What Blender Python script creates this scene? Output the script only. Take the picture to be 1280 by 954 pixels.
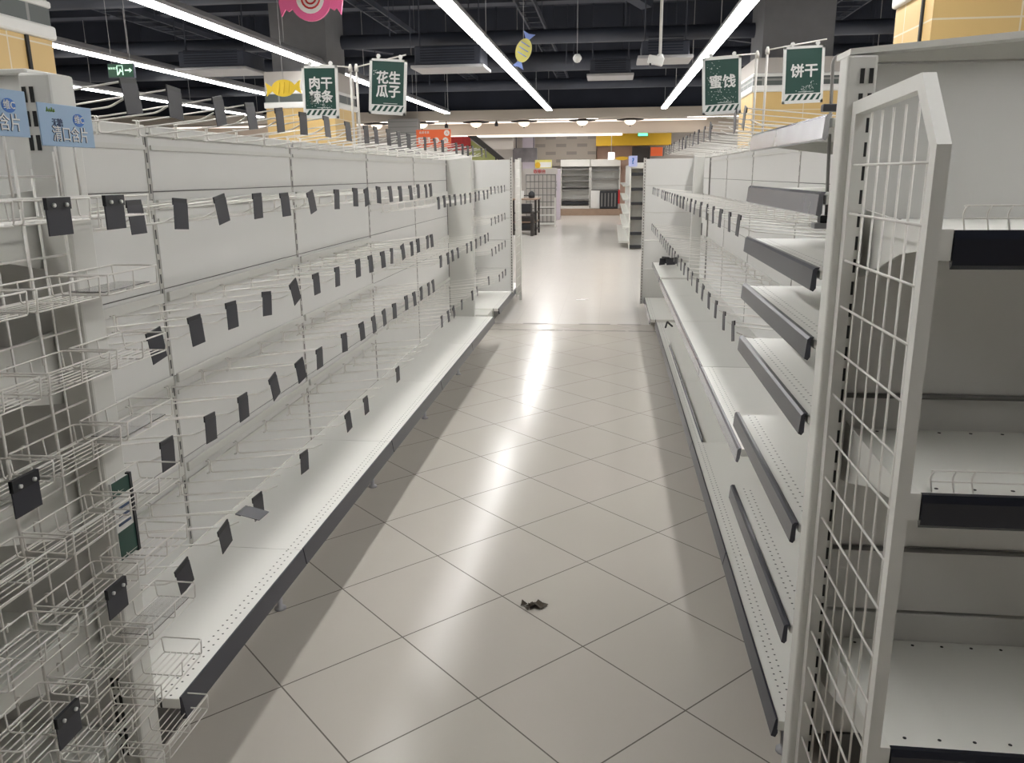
import bpy, bmesh, math, random
from mathutils import Vector, Matrix
random.seed(7)
SC = bpy.context.scene
for o in list(bpy.data.objects):
    bpy.data.objects.remove(o)
COL = SC.collection

# ------------------------------------------------------------------ camera, world, exposure
CAM_H = 1.6
FW = Vector((-0.11580928, 0.96213593, -0.24674413))
RT = Vector((0.99308004, 0.1170343, -0.00974686))
UP = Vector((0.01949973, 0.24616545, 0.96903165)); UP.x = -0.01949973
cam = bpy.data.objects.new('camera', bpy.data.cameras.new('camera'))
COL.objects.link(cam)
cam.data.sensor_width = 36
cam.data.lens = 1015.93 * 36 / 1280
cam.data.clip_start = 0.05
cam.data.clip_end = 120
cam.matrix_world = Matrix(((RT.x, UP.x, -FW.x, 0), (RT.y, UP.y, -FW.y, 0), (RT.z, UP.z, -FW.z, CAM_H), (0, 0, 0, 1)))
SC.camera = cam
W = bpy.data.worlds.new('world'); SC.world = W; W.use_nodes = True
W.node_tree.nodes['Background'].inputs[0].default_value = (0.75, 0.80, 0.9, 1)
W.node_tree.nodes['Background'].inputs[1].default_value = 0.05
SC.view_settings.view_transform = 'Standard'
SC.view_settings.look = 'None'
SC.view_settings.gamma = 1
SC.view_settings.exposure = 1.33
SC.view_settings.use_curve_mapping = False
LAMP = 11.0          # radiance of the ceiling strip lamps

# ------------------------------------------------------------------ materials
def new_mat(name):
    m = bpy.data.materials.new(name); m.use_nodes = True
    return m, m.node_tree.nodes, m.node_tree.links, m.node_tree.nodes['Principled BSDF']

def mat(name, c, rough=.45, metal=0., var=.06, scale=6., spec=None, alpha=None, trans=0.):
    m, N, L, b = new_mat(name)
    b.inputs['Roughness'].default_value = rough
    b.inputs['Metallic'].default_value = metal
    if spec is not None: b.inputs['Specular IOR Level'].default_value = spec
    if trans: b.inputs['Transmission Weight'].default_value = trans
    tc = N.new('ShaderNodeTexCoord'); nz = N.new('ShaderNodeTexNoise')
    nz.inputs['Scale'].default_value = scale; nz.inputs['Detail'].default_value = 3
    L.new(tc.outputs['Object'], nz.inputs['Vector'])
    mx = N.new('ShaderNodeMix'); mx.data_type = 'RGBA'
    mx.inputs[6].default_value = (*[v * (1 - var) for v in c], 1)
    mx.inputs[7].default_value = (*[min(1, v * (1 + var)) for v in c], 1)
    L.new(nz.outputs['Fac'], mx.inputs[0]); L.new(mx.outputs[2], b.inputs['Base Color'])
    return m

def emis(name, c, s):
    m, N, L, b = new_mat(name)
    b.inputs['Base Color'].default_value = (*c, 1)
    b.inputs['Emission Color'].default_value = (*c, 1)
    b.inputs['Emission Strength'].default_value = s
    return m

class G:
    """tiny node-graph helper"""
    def __init__(s, m): s.N, s.L = m.node_tree.nodes, m.node_tree.links
    def m(s, op, a, b=None, c=None):
        n = s.N.new('ShaderNodeMath'); n.operation = op
        for i, v in enumerate((a, b, c)):
            if v is None: continue
            if isinstance(v, (int, float)): n.inputs[i].default_value = v
            else: s.L.new(v, n.inputs[i])
        return n.outputs[0]
    def mix(s, f, a, b):
        n = s.N.new('ShaderNodeMix'); n.data_type = 'RGBA'
        for i, v in ((0, f), (6, a), (7, b)):
            if isinstance(v, tuple): n.inputs[i].default_value = (*v, 1)
            elif isinstance(v, (int, float)): n.inputs[i].default_value = v
            else: s.L.new(v, n.inputs[i])
        return n.outputs[2]
    def noise(s, vec, scale, detail=3):
        n = s.N.new('ShaderNodeTexNoise'); n.inputs['Scale'].default_value = scale; n.inputs['Detail'].default_value = detail
        s.L.new(vec, n.inputs['Vector']); return n.outputs['Fac']

WH = (0.66, 0.655, 0.62)
M_panel = mat('white_panel_steel', (0.69, 0.685, 0.665), .42, var=.03, scale=2)
M_white = mat('white_powder_coat', WH, .4, var=.03)
M_shelf = mat('white_shelf_steel', (0.69, 0.69, 0.65), .38, var=.04, scale=3)
M_wire = mat('white_wire_coat', (0.70, 0.68, 0.64), .35, var=.04)
M_chrome = mat('zinc_wire', (0.80, 0.78, 0.74), .3, metal=.15, var=.05)
M_rail = mat('dark_grey_price_rail', (0.045, 0.047, 0.062), .28, var=.15)
M_railblue = mat('black_price_rail', (0.012, 0.014, 0.022), .22, var=.15)
M_railclear = mat('clear_grey_price_rail', (0.20, 0.20, 0.225), .16, metal=.25, var=.12, scale=14)
M_railreflect = mat('reflection_toned_price_rail', (0.50, 0.50, 0.53), .2, metal=.5, var=.12, scale=14)  # silver reflection on clear plastic, put into the rail's base colour
M_tag = mat('black_tag_plastic', (0.014, 0.015, 0.020), .42, var=.2)
M_tagback = mat('grey_tag_window', (0.026, 0.027, 0.037), .42, var=.2)
M_dark = mat('black_recess', (0.012, 0.012, 0.012), .7, var=.3)
M_kick = mat('kick_plate_grey', (0.16, 0.155, 0.15), .6, var=.2)
M_steel = mat('grey_steel_pole', (0.30, 0.29, 0.28), .35, metal=.6)
M_galv = mat('galvanised_steel', (0.42, 0.42, 0.44), .5, var=.1)
M_ceil = mat('dark_painted_ceiling', (0.022, 0.026, 0.040), .9, var=.4, scale=1)
M_duct = mat('dark_painted_duct', (0.050, 0.057, 0.080), .6, var=.25, scale=2)
M_conc = mat('grey_concrete', (0.20, 0.20, 0.21), .85, var=.1)
M_green = mat('dark_green_card', (0.015, 0.062, 0.048), .4, var=.12)
M_card = mat('white_card', (0.72, 0.72, 0.70), .45, var=.03)
M_ltblue = mat('light_blue_card', (0.30, 0.43, 0.60), .4, var=.04)
M_blue = mat('blue_print', (0.035, 0.15, 0.50), .4)
M_navy = mat('navy_outline_print', (0.05, 0.08, 0.16), .5)
M_lime = mat('lime_print', (0.18, 0.32, 0.05), .5)
M_orange = mat('orange_card', (0.75, 0.13, 0.035), .45, var=.05)
M_red = mat('red_print', (0.45, 0.02, 0.02), .5, var=.4, scale=9)
M_yel = mat('yellow_sign', (0.66, 0.40, 0.02), .5, var=.06)
M_pink = mat('pink_card', (0.72, 0.13, 0.30), .45, var=.04)
M_candyy = mat('yellow_candy_card', (0.80, 0.56, 0.02), .45, var=.05)
M_candyb = mat('blue_candy_card', (0.24, 0.34, 0.75), .45, var=.05)
M_wood = mat('brown_plinth', (0.30, 0.21, 0.15), .5, var=.15)
M_blackwood = mat('black_brown_furniture', (0.025, 0.02, 0.018), .45, var=.2)
M_beige = mat('beige_fascia', (0.55, 0.49, 0.42), .7, var=.03, scale=1)
M_wallw = mat('warm_wall_paint', (0.50, 0.47, 0.44), .8, var=.03, scale=1)
M_pinkw = mat('pink_far_wall', (0.66, 0.46, 0.38), .8, var=.03)
M_leaf = mat('dark_litter', (0.06, 0.045, 0.03), .8, var=.6, scale=60)
M_clear = mat('clear_plastic', (0.9, 0.9, 0.9), .12, var=.0, trans=.95)
M_lampbody = mat('lamp_housing_grey', (0.42, 0.42, 0.44), .5, var=.03)
M_pastel = mat('pale_yellow_card', (0.68, 0.62, 0.18), .5, var=.1)
M_lavender = mat('lavender_panel', (0.52, 0.47, 0.54), .6, var=.04)
E_lamp = emis('strip_lamp_glow', (1.0, 0.985, 0.96), LAMP)
E_fill = emis('added_fill_glow', (1.0, .97, .94), 6.5)  # glow of the unseen lamps added to brighten the far area
E_cove = emis('cove_glow', (1.0, 0.86, 0.76), 0.5)
E_dome = emis('warm_dome_glow', (1.0, 0.88, 0.72), .62)
E_exit = emis('exit_sign_glow', (0.10, 0.75, 0.30), 1.2)
E_white = emis('lit_white_sign', (1, 0.97, 0.95), .7)

def tile_floor():
    m, N, L, b = new_mat('polished_floor_tile'); g = G(m)
    geo = N.new('ShaderNodeNewGeometry'); P = geo.outputs['Position']
    sx = N.new('ShaderNodeSeparateXYZ'); L.new(P, sx.inputs[0]); Y = sx.outputs[1]; X = sx.outputs[0]
    def grid(loc, rot, s, w):
        mp = N.new('ShaderNodeMapping'); mp.vector_type = 'TEXTURE'
        mp.inputs['Location'].default_value = (*loc, 0); mp.inputs['Rotation'].default_value = (0, 0, rot)
        mp.inputs['Scale'].default_value = (s, s, 1); L.new(P, mp.inputs['Vector'])
        q = N.new('ShaderNodeSeparateXYZ'); L.new(mp.outputs[0], q.inputs[0])
        f = []
        for k in (0, 1):
            a = g.m('ABSOLUTE', g.m('SUBTRACT', g.m('FRACT', g.m('ADD', q.outputs[k], 100.5)), .5))
            f.append(g.m('LESS_THAN', a, w / s / 2))
        ids = N.new('ShaderNodeVectorMath'); ids.operation = 'FLOOR'; L.new(mp.outputs[0], ids.inputs[0])
        wn = N.new('ShaderNodeTexWhiteNoise'); L.new(ids.outputs[0], wn.inputs['Vector'])
        return g.m('MAXIMUM', f[0], f[1]), wn.outputs['Value']
    g1, id1 = grid((-0.38975, 2.85118), -0.775725, 0.454783, 0.0048)
    g2, id2 = grid((-0.1, 9.1), 0, 0.455, 0.003)
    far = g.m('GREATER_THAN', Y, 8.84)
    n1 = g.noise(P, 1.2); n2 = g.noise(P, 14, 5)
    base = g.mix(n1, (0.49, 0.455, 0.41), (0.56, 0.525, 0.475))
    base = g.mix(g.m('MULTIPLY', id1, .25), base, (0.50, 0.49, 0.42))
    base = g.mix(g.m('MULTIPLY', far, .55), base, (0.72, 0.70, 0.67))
    gr = g.m('MULTIPLY', g1, g.m('SUBTRACT', 1, far))
    gr2 = g.m('MULTIPLY', g.m('MULTIPLY', g2, far), .22)
    # stained joints across the aisle
    st = None
    for y0 in (8.46, 8.84):
        s = g.m('LESS_THAN', g.m('ABSOLUTE', g.m('SUBTRACT', Y, y0)), .030)
        st = s if st is None else g.m('MAXIMUM', st, s)
    st = g.m('MULTIPLY', st, g.m('MULTIPLY', g.m('GREATER_THAN', g.noise(P, 3.3, 4), .46), .75))
    dirt = g.m('MAXIMUM', g.m('MULTIPLY', gr, .85), g.m('MAXIMUM', gr2, st))
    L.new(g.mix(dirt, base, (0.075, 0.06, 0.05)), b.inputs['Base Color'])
    L.new(g.m('ADD', g.m('MULTIPLY', n2, .05), g.m('ADD', .15, g.m('MULTIPLY', dirt, .4))), b.inputs['Roughness'])
    b.inputs['Specular IOR Level'].default_value = .16
    return m
M_floor = tile_floor()

def slotted(name, col, pitch=.05, cols=(-.008, .008), half=.0035, duty=.62, axis=1):
    """white upright with punched slots: columns along object Y (or X), repeated along Z"""
    m, N, L, b = new_mat(name); g = G(m)
    tc = N.new('ShaderNodeTexCoord'); q = N.new('ShaderNodeSeparateXYZ'); L.new(tc.outputs['Object'], q.inputs[0])
    zf = g.m('LESS_THAN', g.m('FRACT', g.m('DIVIDE', g.m('ADD', q.outputs[2], 10), pitch)), duty)
    c = None
    for y in cols:
        a = g.m('LESS_THAN', g.m('ABSOLUTE', g.m('SUBTRACT', q.outputs[axis], y)), half)
        c = a if c is None else g.m('MAXIMUM', c, a)
    L.new(g.mix(g.m('MULTIPLY', zf, c), col, (0.03, 0.03, 0.03)), b.inputs['Base Color'])
    b.inputs['Roughness'].default_value = .45
    return m
M_slot = slotted('slotted_upright', (0.50, 0.485, 0.455), cols=(0.0,), half=.0045)

def perforated(name):
    """base shelf: two staggered rows of round holes near the aisle edge (object X=0 at the aisle edge)"""
    m, N, L, b = new_mat(name); g = G(m)
    tc = N.new('ShaderNodeTexCoord'); q = N.new('ShaderNodeSeparateXYZ'); L.new(tc.outputs['Object'], q.inputs[0])
    ax = g.m('ABSOLUTE', q.outputs[0]); hole = None
    for x0, ph in ((.030, 0.), (.052, .5)):
        fy = g.m('MULTIPLY', g.m('SUBTRACT', g.m('FRACT', g.m('ADD', g.m('DIVIDE', q.outputs[1], .03), 50 + ph)), .5), .03)
        dx = g.m('SUBTRACT', ax, x0)
        d = g.m('SQRT', g.m('ADD', g.m('MULTIPLY', fy, fy), g.m('MULTIPLY', dx, dx)))
        h = g.m('LESS_THAN', d, .0032)
        hole = h if hole is None else g.m('MAXIMUM', hole, h)
    nz = g.noise(tc.outputs['Object'], 3)
    base = g.mix(nz, (0.80, 0.795, 0.755), (0.84, 0.835, 0.795))
    L.new(g.mix(hole, base, (0.03, 0.03, 0.03)), b.inputs['Base Color'])
    b.inputs['Roughness'].default_value = .4
    return m
M_base = perforated('perforated_base_shelf')

def tiles_mat(name, c, grout, sx, sz, w=.02):
    m, N, L, b = new_mat(name); g = G(m)
    geo = N.new('ShaderNodeNewGeometry'); q = N.new('ShaderNodeSeparateXYZ'); L.new(geo.outputs['Position'], q.inputs[0])
    f = None
    for o, s in ((g.m('ADD', q.outputs[0], q.outputs[1]), sx), (q.outputs[2], sz)):
        a = g.m('LESS_THAN', g.m('FRACT', g.m('DIVIDE', g.m('ADD', o, 100), s)), w / s)
        f = a if f is None else g.m('MAXIMUM', f, a)
    nz = g.noise(geo.outputs['Position'], 2)
    L.new(g.mix(f, g.mix(nz, tuple(v * .93 for v in c), c), grout), b.inputs['Base Color'])
    b.inputs['Roughness'].default_value = .5
    return m
M_yt = tiles_mat('yellow_column_tile', (0.60, 0.415, 0.165), (0.62, 0.55, 0.40), .6, .35, .012)
M_planks = tiles_mat('grey_wood_planks', (0.30, 0.29, 0.28), (0.18, 0.175, 0.17), 50, .16, .02)

def checker_mat():
    m, N, L, b = new_mat('beige_wall_with_tiles'); g = G(m)
    geo = N.new('ShaderNodeNewGeometry'); mp = N.new('ShaderNodeMapping')
    mp.inputs['Location'].default_value = (0.1, 0, 0.05)
    L.new(geo.outputs['Position'], mp.inputs['Vector'])
    q = N.new('ShaderNodeSeparateXYZ'); L.new(mp.outputs[0], q.inputs[0])
    row = g.m('FLOOR', g.m('DIVIDE', q.outputs[2], .30))
    xs = g.m('DIVIDE', g.m('ADD', q.outputs[0], g.m('MULTIPLY', row, .42)), .84)
    a = g.m('LESS_THAN', g.m('FRACT', g.m('ADD', xs, 50)), .48)
    z = g.m('LESS_THAN', g.m('FRACT', g.m('DIVIDE', q.outputs[2], .30)), .42)
    L.new(g.mix(g.m('MULTIPLY', a, z), (0.33, 0.29, 0.25), (0.22, 0.195, 0.18)), b.inputs['Base Color'])
    b.inputs['Roughness'].default_value = .35
    return m
M_check = checker_mat()

# ------------------------------------------------------------------ mesh builder
def rounded(pts, rad, n=4, closed=False):
    out = []; P = [Vector(p) for p in pts]; k = len(P)
    for i, p in enumerate(P):
        if not closed and i in (0, k - 1): out.append(p); continue
        a, c = P[i - 1], P[(i + 1) % k]
        r = min(rad, (a - p).length * .45, (c - p).length * .45)
        s, e = p + (a - p).normalized() * r, p + (c - p).normalized() * r
        for j in range(n + 1):
            t = j / n
            out.append((1 - t) ** 2 * s + 2 * t * (1 - t) * p + t * t * e)
    return out

class MB:
    def __init__(s): s.v, s.f, s.m, s.sm = [], [], [], []
    def add(s, vs, fs, m=0, smooth=False):
        o = len(s.v); s.v += [Vector(v) for v in vs]
        for f in fs: s.f.append([o + i for i in f]); s.m.append(m); s.sm.append(smooth)
        return s
    def box(s, x0, x1, y0, y1, z0, z1, m=0, bev=0.):
        x0, x1 = sorted((x0, x1)); y0, y1 = sorted((y0, y1)); z0, z1 = sorted((z0, z1))
        if bev <= 0:
            vs = [(x, y, z) for z in (z0, z1) for y in (y0, y1) for x in (x0, x1)]
            return s.add(vs, [(0, 2, 3, 1), (4, 5, 7, 6), (0, 1, 5, 4), (2, 6, 7, 3), (0, 4, 6, 2), (1, 3, 7, 5)], m)
        bm = bmesh.new()
        bmesh.ops.create_cube(bm, size=1)
        for v in bm.verts:
            v.co = Vector(((x0 + x1) / 2 + v.co.x * (x1 - x0), (y0 + y1) / 2 + v.co.y * (y1 - y0), (z0 + z1) / 2 + v.co.z * (z1 - z0)))
        b = min(bev, .45 * min(x1 - x0, y1 - y0, z1 - z0))
        bmesh.ops.bevel(bm, geom=bm.edges[:], offset=b, segments=2, affect='EDGES', profile=.5)
        bm.verts.index_update()
        s.add([v.co.copy() for v in bm.verts], [[v.index for v in f.verts] for f in bm.faces], m)
        bm.free(); return s
    def tube(s, pts, r, n=6, m=0, closed=False, caps=True):
        P = [Vector(p) for p in pts]
        P = [p for i, p in enumerate(P) if i == 0 or (p - P[i - 1]).length > 1e-6]
        k = len(P); vs = []; T = []
        for i in range(k):
            if closed: t = (P[(i + 1) % k] - P[i]).normalized() + (P[i] - P[i - 1]).normalized()
            elif i == 0: t = P[1] - P[0]
            elif i == k - 1: t = P[-1] - P[-2]
            else: t = (P[i + 1] - P[i]).normalized() + (P[i] - P[i - 1]).normalized()
            T.append(t.normalized() if t.length > 1e-9 else Vector((0, 0, 1)))
        u = T[0].orthogonal().normalized()
        for i in range(k):
            u = (u - T[i] * u.dot(T[i]))
            u = u.normalized() if u.length > 1e-6 else T[i].orthogonal().normalized()
            w = T[i].cross(u)
            for j in range(n):
                a = 2 * math.pi * j / n + math.pi / n
                vs.append(P[i] + u * r * math.cos(a) + w * r * math.sin(a))
        fs = []
        for i in range(k if closed else k - 1):
            i2 = (i + 1) % k
            for j in range(n):
                j2 = (j + 1) % n
                fs.append((i * n + j, i * n + j2, i2 * n + j2, i2 * n + j))
        s.add(vs, fs, m, True)
        if caps and not closed:
            o = len(s.v) - k * n
            s.f.append([o + j for j in range(n)][::-1]); s.m.append(m); s.sm.append(False)
            s.f.append([o + (k - 1) * n + j for j in range(n)]); s.m.append(m); s.sm.append(False)
        return s
    def prism(s, poly, axis, a, b, m=0):
        """extrude a 2-D outline; axis 'x': (y,z), 'y': (x,z), 'z': (x,y)"""
        def mk(p, t): return {'x': (t, p[0], p[1]), 'y': (p[0], t, p[1]), 'z': (p[0], p[1], t)}[axis]
        k = len(poly)
        vs = [mk(p, a) for p in poly] + [mk(p, b) for p in poly]
        fs = [list(range(k))[::-1], list(range(k, 2 * k))] + [(i, (i + 1) % k, k + (i + 1) % k, k + i) for i in range(k)]
        o = len(s.f); s.add(vs, fs, m)
        return s
    def lathe(s, prof, c, axis='z', n=20, m=0):
        vs = []; c = Vector(c)
        for r, h in prof:
            for j in range(n):
                a = 2 * math.pi * j / n
                d = {'z': (r * math.cos(a), r * math.sin(a), h), 'y': (r * math.cos(a), h, r * math.sin(a)), 'x': (h, r * math.cos(a), r * math.sin(a))}[axis]
                vs.append(c + Vector(d))
        fs = []
        for i in range(len(prof) - 1):
            for j in range(n):
                j2 = (j + 1) % n
                fs.append((i * n + j, i * n + j2, (i + 1) * n + j2, (i + 1) * n + j))
        k = len(prof)
        fs2 = [[j for j in range(n)][::-1], [(k - 1) * n + j for j in range(n)]]
        s.add(vs, fs, m, True)
        o = len(s.v) - len(vs)
        for f in fs2: s.f.append([o + i for i in f]); s.m.append(m); s.sm.append(False)
        return s
    def mesh(s, name, mats, off=Vector((0, 0, 0))):
        me = bpy.data.meshes.new(name)
        me.from_pydata([v - off for v in s.v], [], s.f)
        for mm in (mats if isinstance(mats, (list, tuple)) else [mats]): me.materials.append(mm)
        me.polygons.foreach_set('material_index', s.m)
        me.polygons.foreach_set('use_smooth', s.sm)
        bm = bmesh.new(); bm.from_mesh(me)
        bmesh.ops.recalc_face_normals(bm, faces=bm.faces[:]); bm.to_mesh(me); bm.free()
        me.update(); return me
    def build(s, name, mats, parent=None, origin=None):
        """vertices are given in world space (or in the parent's space when the parent has not been moved)"""
        if parent is not None:
            off = world(parent); o0 = Vector(origin) if origin else off
            me = s.mesh(name, mats, o0); o = bpy.data.objects.new(name, me); COL.objects.link(o)
            o.parent = parent; o.location = o0 - off
        else:
            if origin is None:
                xs = [v.x for v in s.v]; ys = [v.y for v in s.v]; zs = [v.z for v in s.v]
                origin = ((min(xs) + max(xs)) / 2, (min(ys) + max(ys)) / 2, min(zs))
            o0 = Vector(origin); me = s.mesh(name, mats, o0); o = bpy.data.objects.new(name, me); COL.objects.link(o)
            o.location = o0
        return o

def world(o):
    v = Vector((0, 0, 0))
    while o is not None: v = v + o.location; o = o.parent
    return v

def tag(o, label, cat, group=None, kind=None):
    o['label'] = label; o['category'] = cat
    if group: o['group'] = group
    if kind: o['kind'] = kind
    return o
def thing(name, label, cat, loc, group=None):
    o = bpy.data.objects.new(name, None); COL.objects.link(o)
    o.empty_display_size = .1; o.location = loc
    return tag(o, label, cat, group)
def struct(name, mb, mats, label=None):
    o = mb.build(name, mats); o['kind'] = 'structure'
    if label: o['label'] = label
    return o
def dup(root, loc, label=None, rotz=None):
    r = root.copy(); COL.objects.link(r); r.location = loc
    if rotz is not None: r.rotation_euler = (0, 0, rotz)
    if label: r['label'] = label
    for ch in root.children:
        c = ch.copy(); COL.objects.link(c); c.parent = r
        for g in ch.children:
            d = g.copy(); COL.objects.link(d); d.parent = c
    return r

def lettering(mb, text, c, u, v, size, m=0, bold=.012, depth=.0015, line=1.15, squash=1.0, heavy=0.):
    """solid letters added to mb on the plane through c with axes u, v (centred)"""
    cu = bpy.data.curves.new('lettering', 'FONT'); cu.body = text; cu.size = size
    cu.align_x = 'CENTER'; cu.align_y = 'CENTER'; cu.space_line = line; cu.offset = bold * size; cu.extrude = depth / 2
    cu.resolution_u = 2
    ob = bpy.data.objects.new('lettering', cu); COL.objects.link(ob)
    dg = bpy.context.evaluated_depsgraph_get(); dg.update()
    me = bpy.data.meshes.new_from_object(ob.evaluated_get(dg))
    u, v, c = Vector(u).normalized(), Vector(v).normalized(), Vector(c); n = u.cross(v)
    for k, (du, dv) in enumerate(((0, 0), (heavy, 0), (0, heavy), (-heavy, 0), (0, -heavy)) if heavy else ((0, 0),)):
        mb.add([c + u * (p.co.x * squash + du * size) + v * (p.co.y + dv * size) + n * (p.co.z + k * .0002) for p in me.vertices], [list(p.vertices) for p in me.polygons], m)
    bpy.data.objects.remove(ob); bpy.data.curves.remove(cu); bpy.data.meshes.remove(me)

ORD = ['first', 'second', 'third', 'fourth', 'fifth', 'sixth', 'seventh', 'eighth', 'ninth', 'tenth', 'eleventh', 'twelfth', 'thirteenth',
       'fourteenth', 'fifteenth', 'sixteenth', 'seventeenth', 'eighteenth', 'nineteenth', 'twentieth', 'twenty-first', 'twenty-second',
       'twenty-third', 'twenty-fourth', 'twenty-fifth', 'twenty-sixth']

# ------------------------------------------------------------------ the room shell
struct('floor', MB().box(-18, 16, -6, 36, -.1, 0), M_floor)
struct('ceiling', MB().box(-18, 16, -6, 26.4, 5.3, 5.4), M_ceil)
struct('wall_left', MB().box(-18.2, -18, -6, 36, 0, 5.4), M_wallw)
struct('wall_right', MB().box(16, 16.2, -6, 36, 0, 5.4), M_wallw)
struct('wall_near', MB().box(-18, 16, -6.2, -6, 0, 5.4), M_wallw)
struct('wall_far', MB().box(-18, 16, 34.4, 34.6, 0, 5.4), M_wallw)
struct('trim_1', MB().box(-18, 16, 26.0, 26.4, 3.25, 3.53).box(-18, 16, 26.2, 26.4, 3.53, 5.3, 1), [M_beige, M_ceil], 'pale bulkhead across the end of the dark ceiling')
struct('trim_2', MB().box(-18, 16, 26.4, 34.4, 3.42, 3.5), M_wallw, 'low ceiling of the far area')
struct('trim_3', MB().box(-18, 16, 30.0, 30.3, 2.97, 3.42), M_beige, 'beige drop fascia in front of the far wall')
struct('trim_4', MB().box(-18, -3.55, 30.5, 30.7, 2.5, 2.97), M_wallw, 'white fascia under the strip light of the far area')

# ------------------------------------------------------------------ gondola shelving: common numbers
LX, LF = -1.525, -1.102            # left back panel plane, left base front
RX, RF = 0.96, 0.49               # right back panel plane, right base front
LZ, RZ = 0.27, 0.125              # base shelf tops

def base_unit(root, s, xp, xf, y0, y1, zb, rail=M_rail, fh=.075, kr=.06):
    """base shelf with price rail, kick plate and feet; s=+1 aisle lies on +x"""
    MB().box(xp, xf, y0 + .001, y1 - .001, zb - .03, zb, 0, .002).build('base_shelf', M_base, root, (xf, y0, zb))
    r = MB()
    r.prism([(xf, zb + .004), (xf + s * .006, zb + .004), (xf + s * .016, zb - fh), (xf + s * .004, zb - fh - .004), (xf - s * .002, zb - fh + .01)], 'y', y0 + .004, y1 - .004)
    r.build('price_rail', rail, root)
    MB().box(xf - s * kr, xf - s * (kr + .01), y0, y1, .012, zb - .03).build('kick_plate', M_kick, root)
    for y in (y0 + .04,):
        MB().lathe([(.022, 0), (.022, .008), (.010, .012), (.010, zb - .03)], (xf - s * (kr - .03), y, 0), n=10).build('levelling_foot', M_galv, root)

def back_panels(root, xp, s, y0, y1, zs, thick=.05):
    for a, b in zip(zs[:-1], zs[1:]):
        MB().box(xp, xp - s * thick, y0 + .010, y1 - .010, a + .0018, b - .0018, 0, .002).build('back_panel', M_panel, root)
    MB().box(xp - s * .004, xp - s * (thick - .004), y0, y1, zs[0], zs[-1] - .004).build('panel_core', M_kick, root)
    MB().box(xp + s * .004, xp - s * (thick + .004), y0, y1, zs[-1], zs[-1] + .018, 0, .003).build('top_cap', M_white, root)

def upright(root, xp, s, y, z0, z1):
    MB().box(xp + s * .003, xp - s * .054, y - .009, y + .009, z0, z1).build('upright', M_slot, root, (xp, y, 0))

def hook_bar(root, xp, s, y0, y1, z):
    b = MB().box(xp + s * .001, xp + s * .012, y0 + .018, y1 - .018, z - .012, z + .022, 0, .003)
    b.box(xp + s * .001, xp + s * .006, y0 + .018, y1 - .018, z - .055, z - .040, 0)
    b.build('hook_bar', M_white, root)

# ---- left gondola line
LROW = {'top': 1.786, 'second': 1.507, 'third': 1.1955, 'fourth': 0.9044, 'fifth': 0.5677}
LSEAM = [LZ, 0.6096, 0.9174, 1.228, 1.5554, 1.7441]
LB = [1.7484, 2.6319, 3.8874, 5.1429, 6.3984, 7.7004]
lnames = ['nearest the camera, behind the wire rack', 'second from the camera', 'third from the camera', 'fourth from the camera', 'just before the white end post']
for i in range(5):
    y0, y1 = LB[i], LB[i + 1]
    t = thing('gondola_bay', 'white left hook wall bay, ' + lnames[i], 'shelving', (LX, (y0 + y1) / 2, 0), 'left shelving bays')
    back_panels(t, LX, 1, y0, y1, LSEAM)
    if i < 4: upright(t, LX, 1, y1 - .0095, LZ, 1.745)
    base_unit(t, 1, LX, LF, y0, y1, LZ, fh=.058, kr=.15)
    rows = [LROW['top'] - .04] + ([LROW[k] for k in ('second', 'third', 'fourth', 'fifth')] if i < 3 else [1.4326, 1.028, 0.6328])
    for z in rows: hook_bar(t, LX, 1, y0, y1, z)

FX, FZ, FSEAM = -1.64, .17, [.17, .535, .866, 1.20, 1.552, 1.755]
# far bay of the left line, with its cross panel
t = thing('gondola_bay', 'far white shelving bay on the left, closed by a cross panel facing the camera', 'shelving', (FX, 9.3, 0))
back_panels(t, FX, 1, 8.42, 10.0, FSEAM)
MB().box(FX, -1.205, 8.80, 11.0, FZ - .03, FZ, 0, .002).build('base_shelf', M_base, t, (-1.205, 8.8, FZ))
MB().box(FX, -1.27, 8.44, 8.80, .02, FZ - .01, 0, .002).build('low_step', M_shelf, t)
MB().prism([(-1.205, FZ), (-1.197, FZ), (-1.187, FZ - .06), (-1.2, FZ - .06)], 'y', 8.8, 11.0).build('price_rail', M_rail, t)
MB().box(FX, -1.26, 8.815, 8.825, 0, FZ - .03).build('kick_plate', M_white, t)
MB().box(-1.29, -1.28, 8.83, 10.95, .012, FZ - .03).build('side_kick_plate', M_kick, t)
for a, b in zip([.19, .48, .825, 1.085, 1.417], [.48, .825, 1.085, 1.417, 1.775]):
    MB().box(FX + .002, -1.205, 10.0, 10.04, a + .003, b - .003, 0, .003).build('cross_panel', M_panel, t)
MB().box(-1.207, -1.180, 9.985, 10.05, FZ, 1.80).build('upright', slotted('slotted_end_upright', (0.56, 0.545, 0.515), pitch=.034, axis=0, cols=(.0,), half=.0045, duty=.55), t, (-1.19, 10.015, 0))
for z in (1.42, 1.10, .78, .44): hook_bar(t, FX, 1, 8.44, 10.0, z)
# end post between the bays
e = MB().box(-1.522, -1.288, 7.703, 7.76, 0, 1.777, 0, .006)
tag(e.build('end_post', M_white), 'tall flat white end post halfway down the left shelving', 'post')

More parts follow.
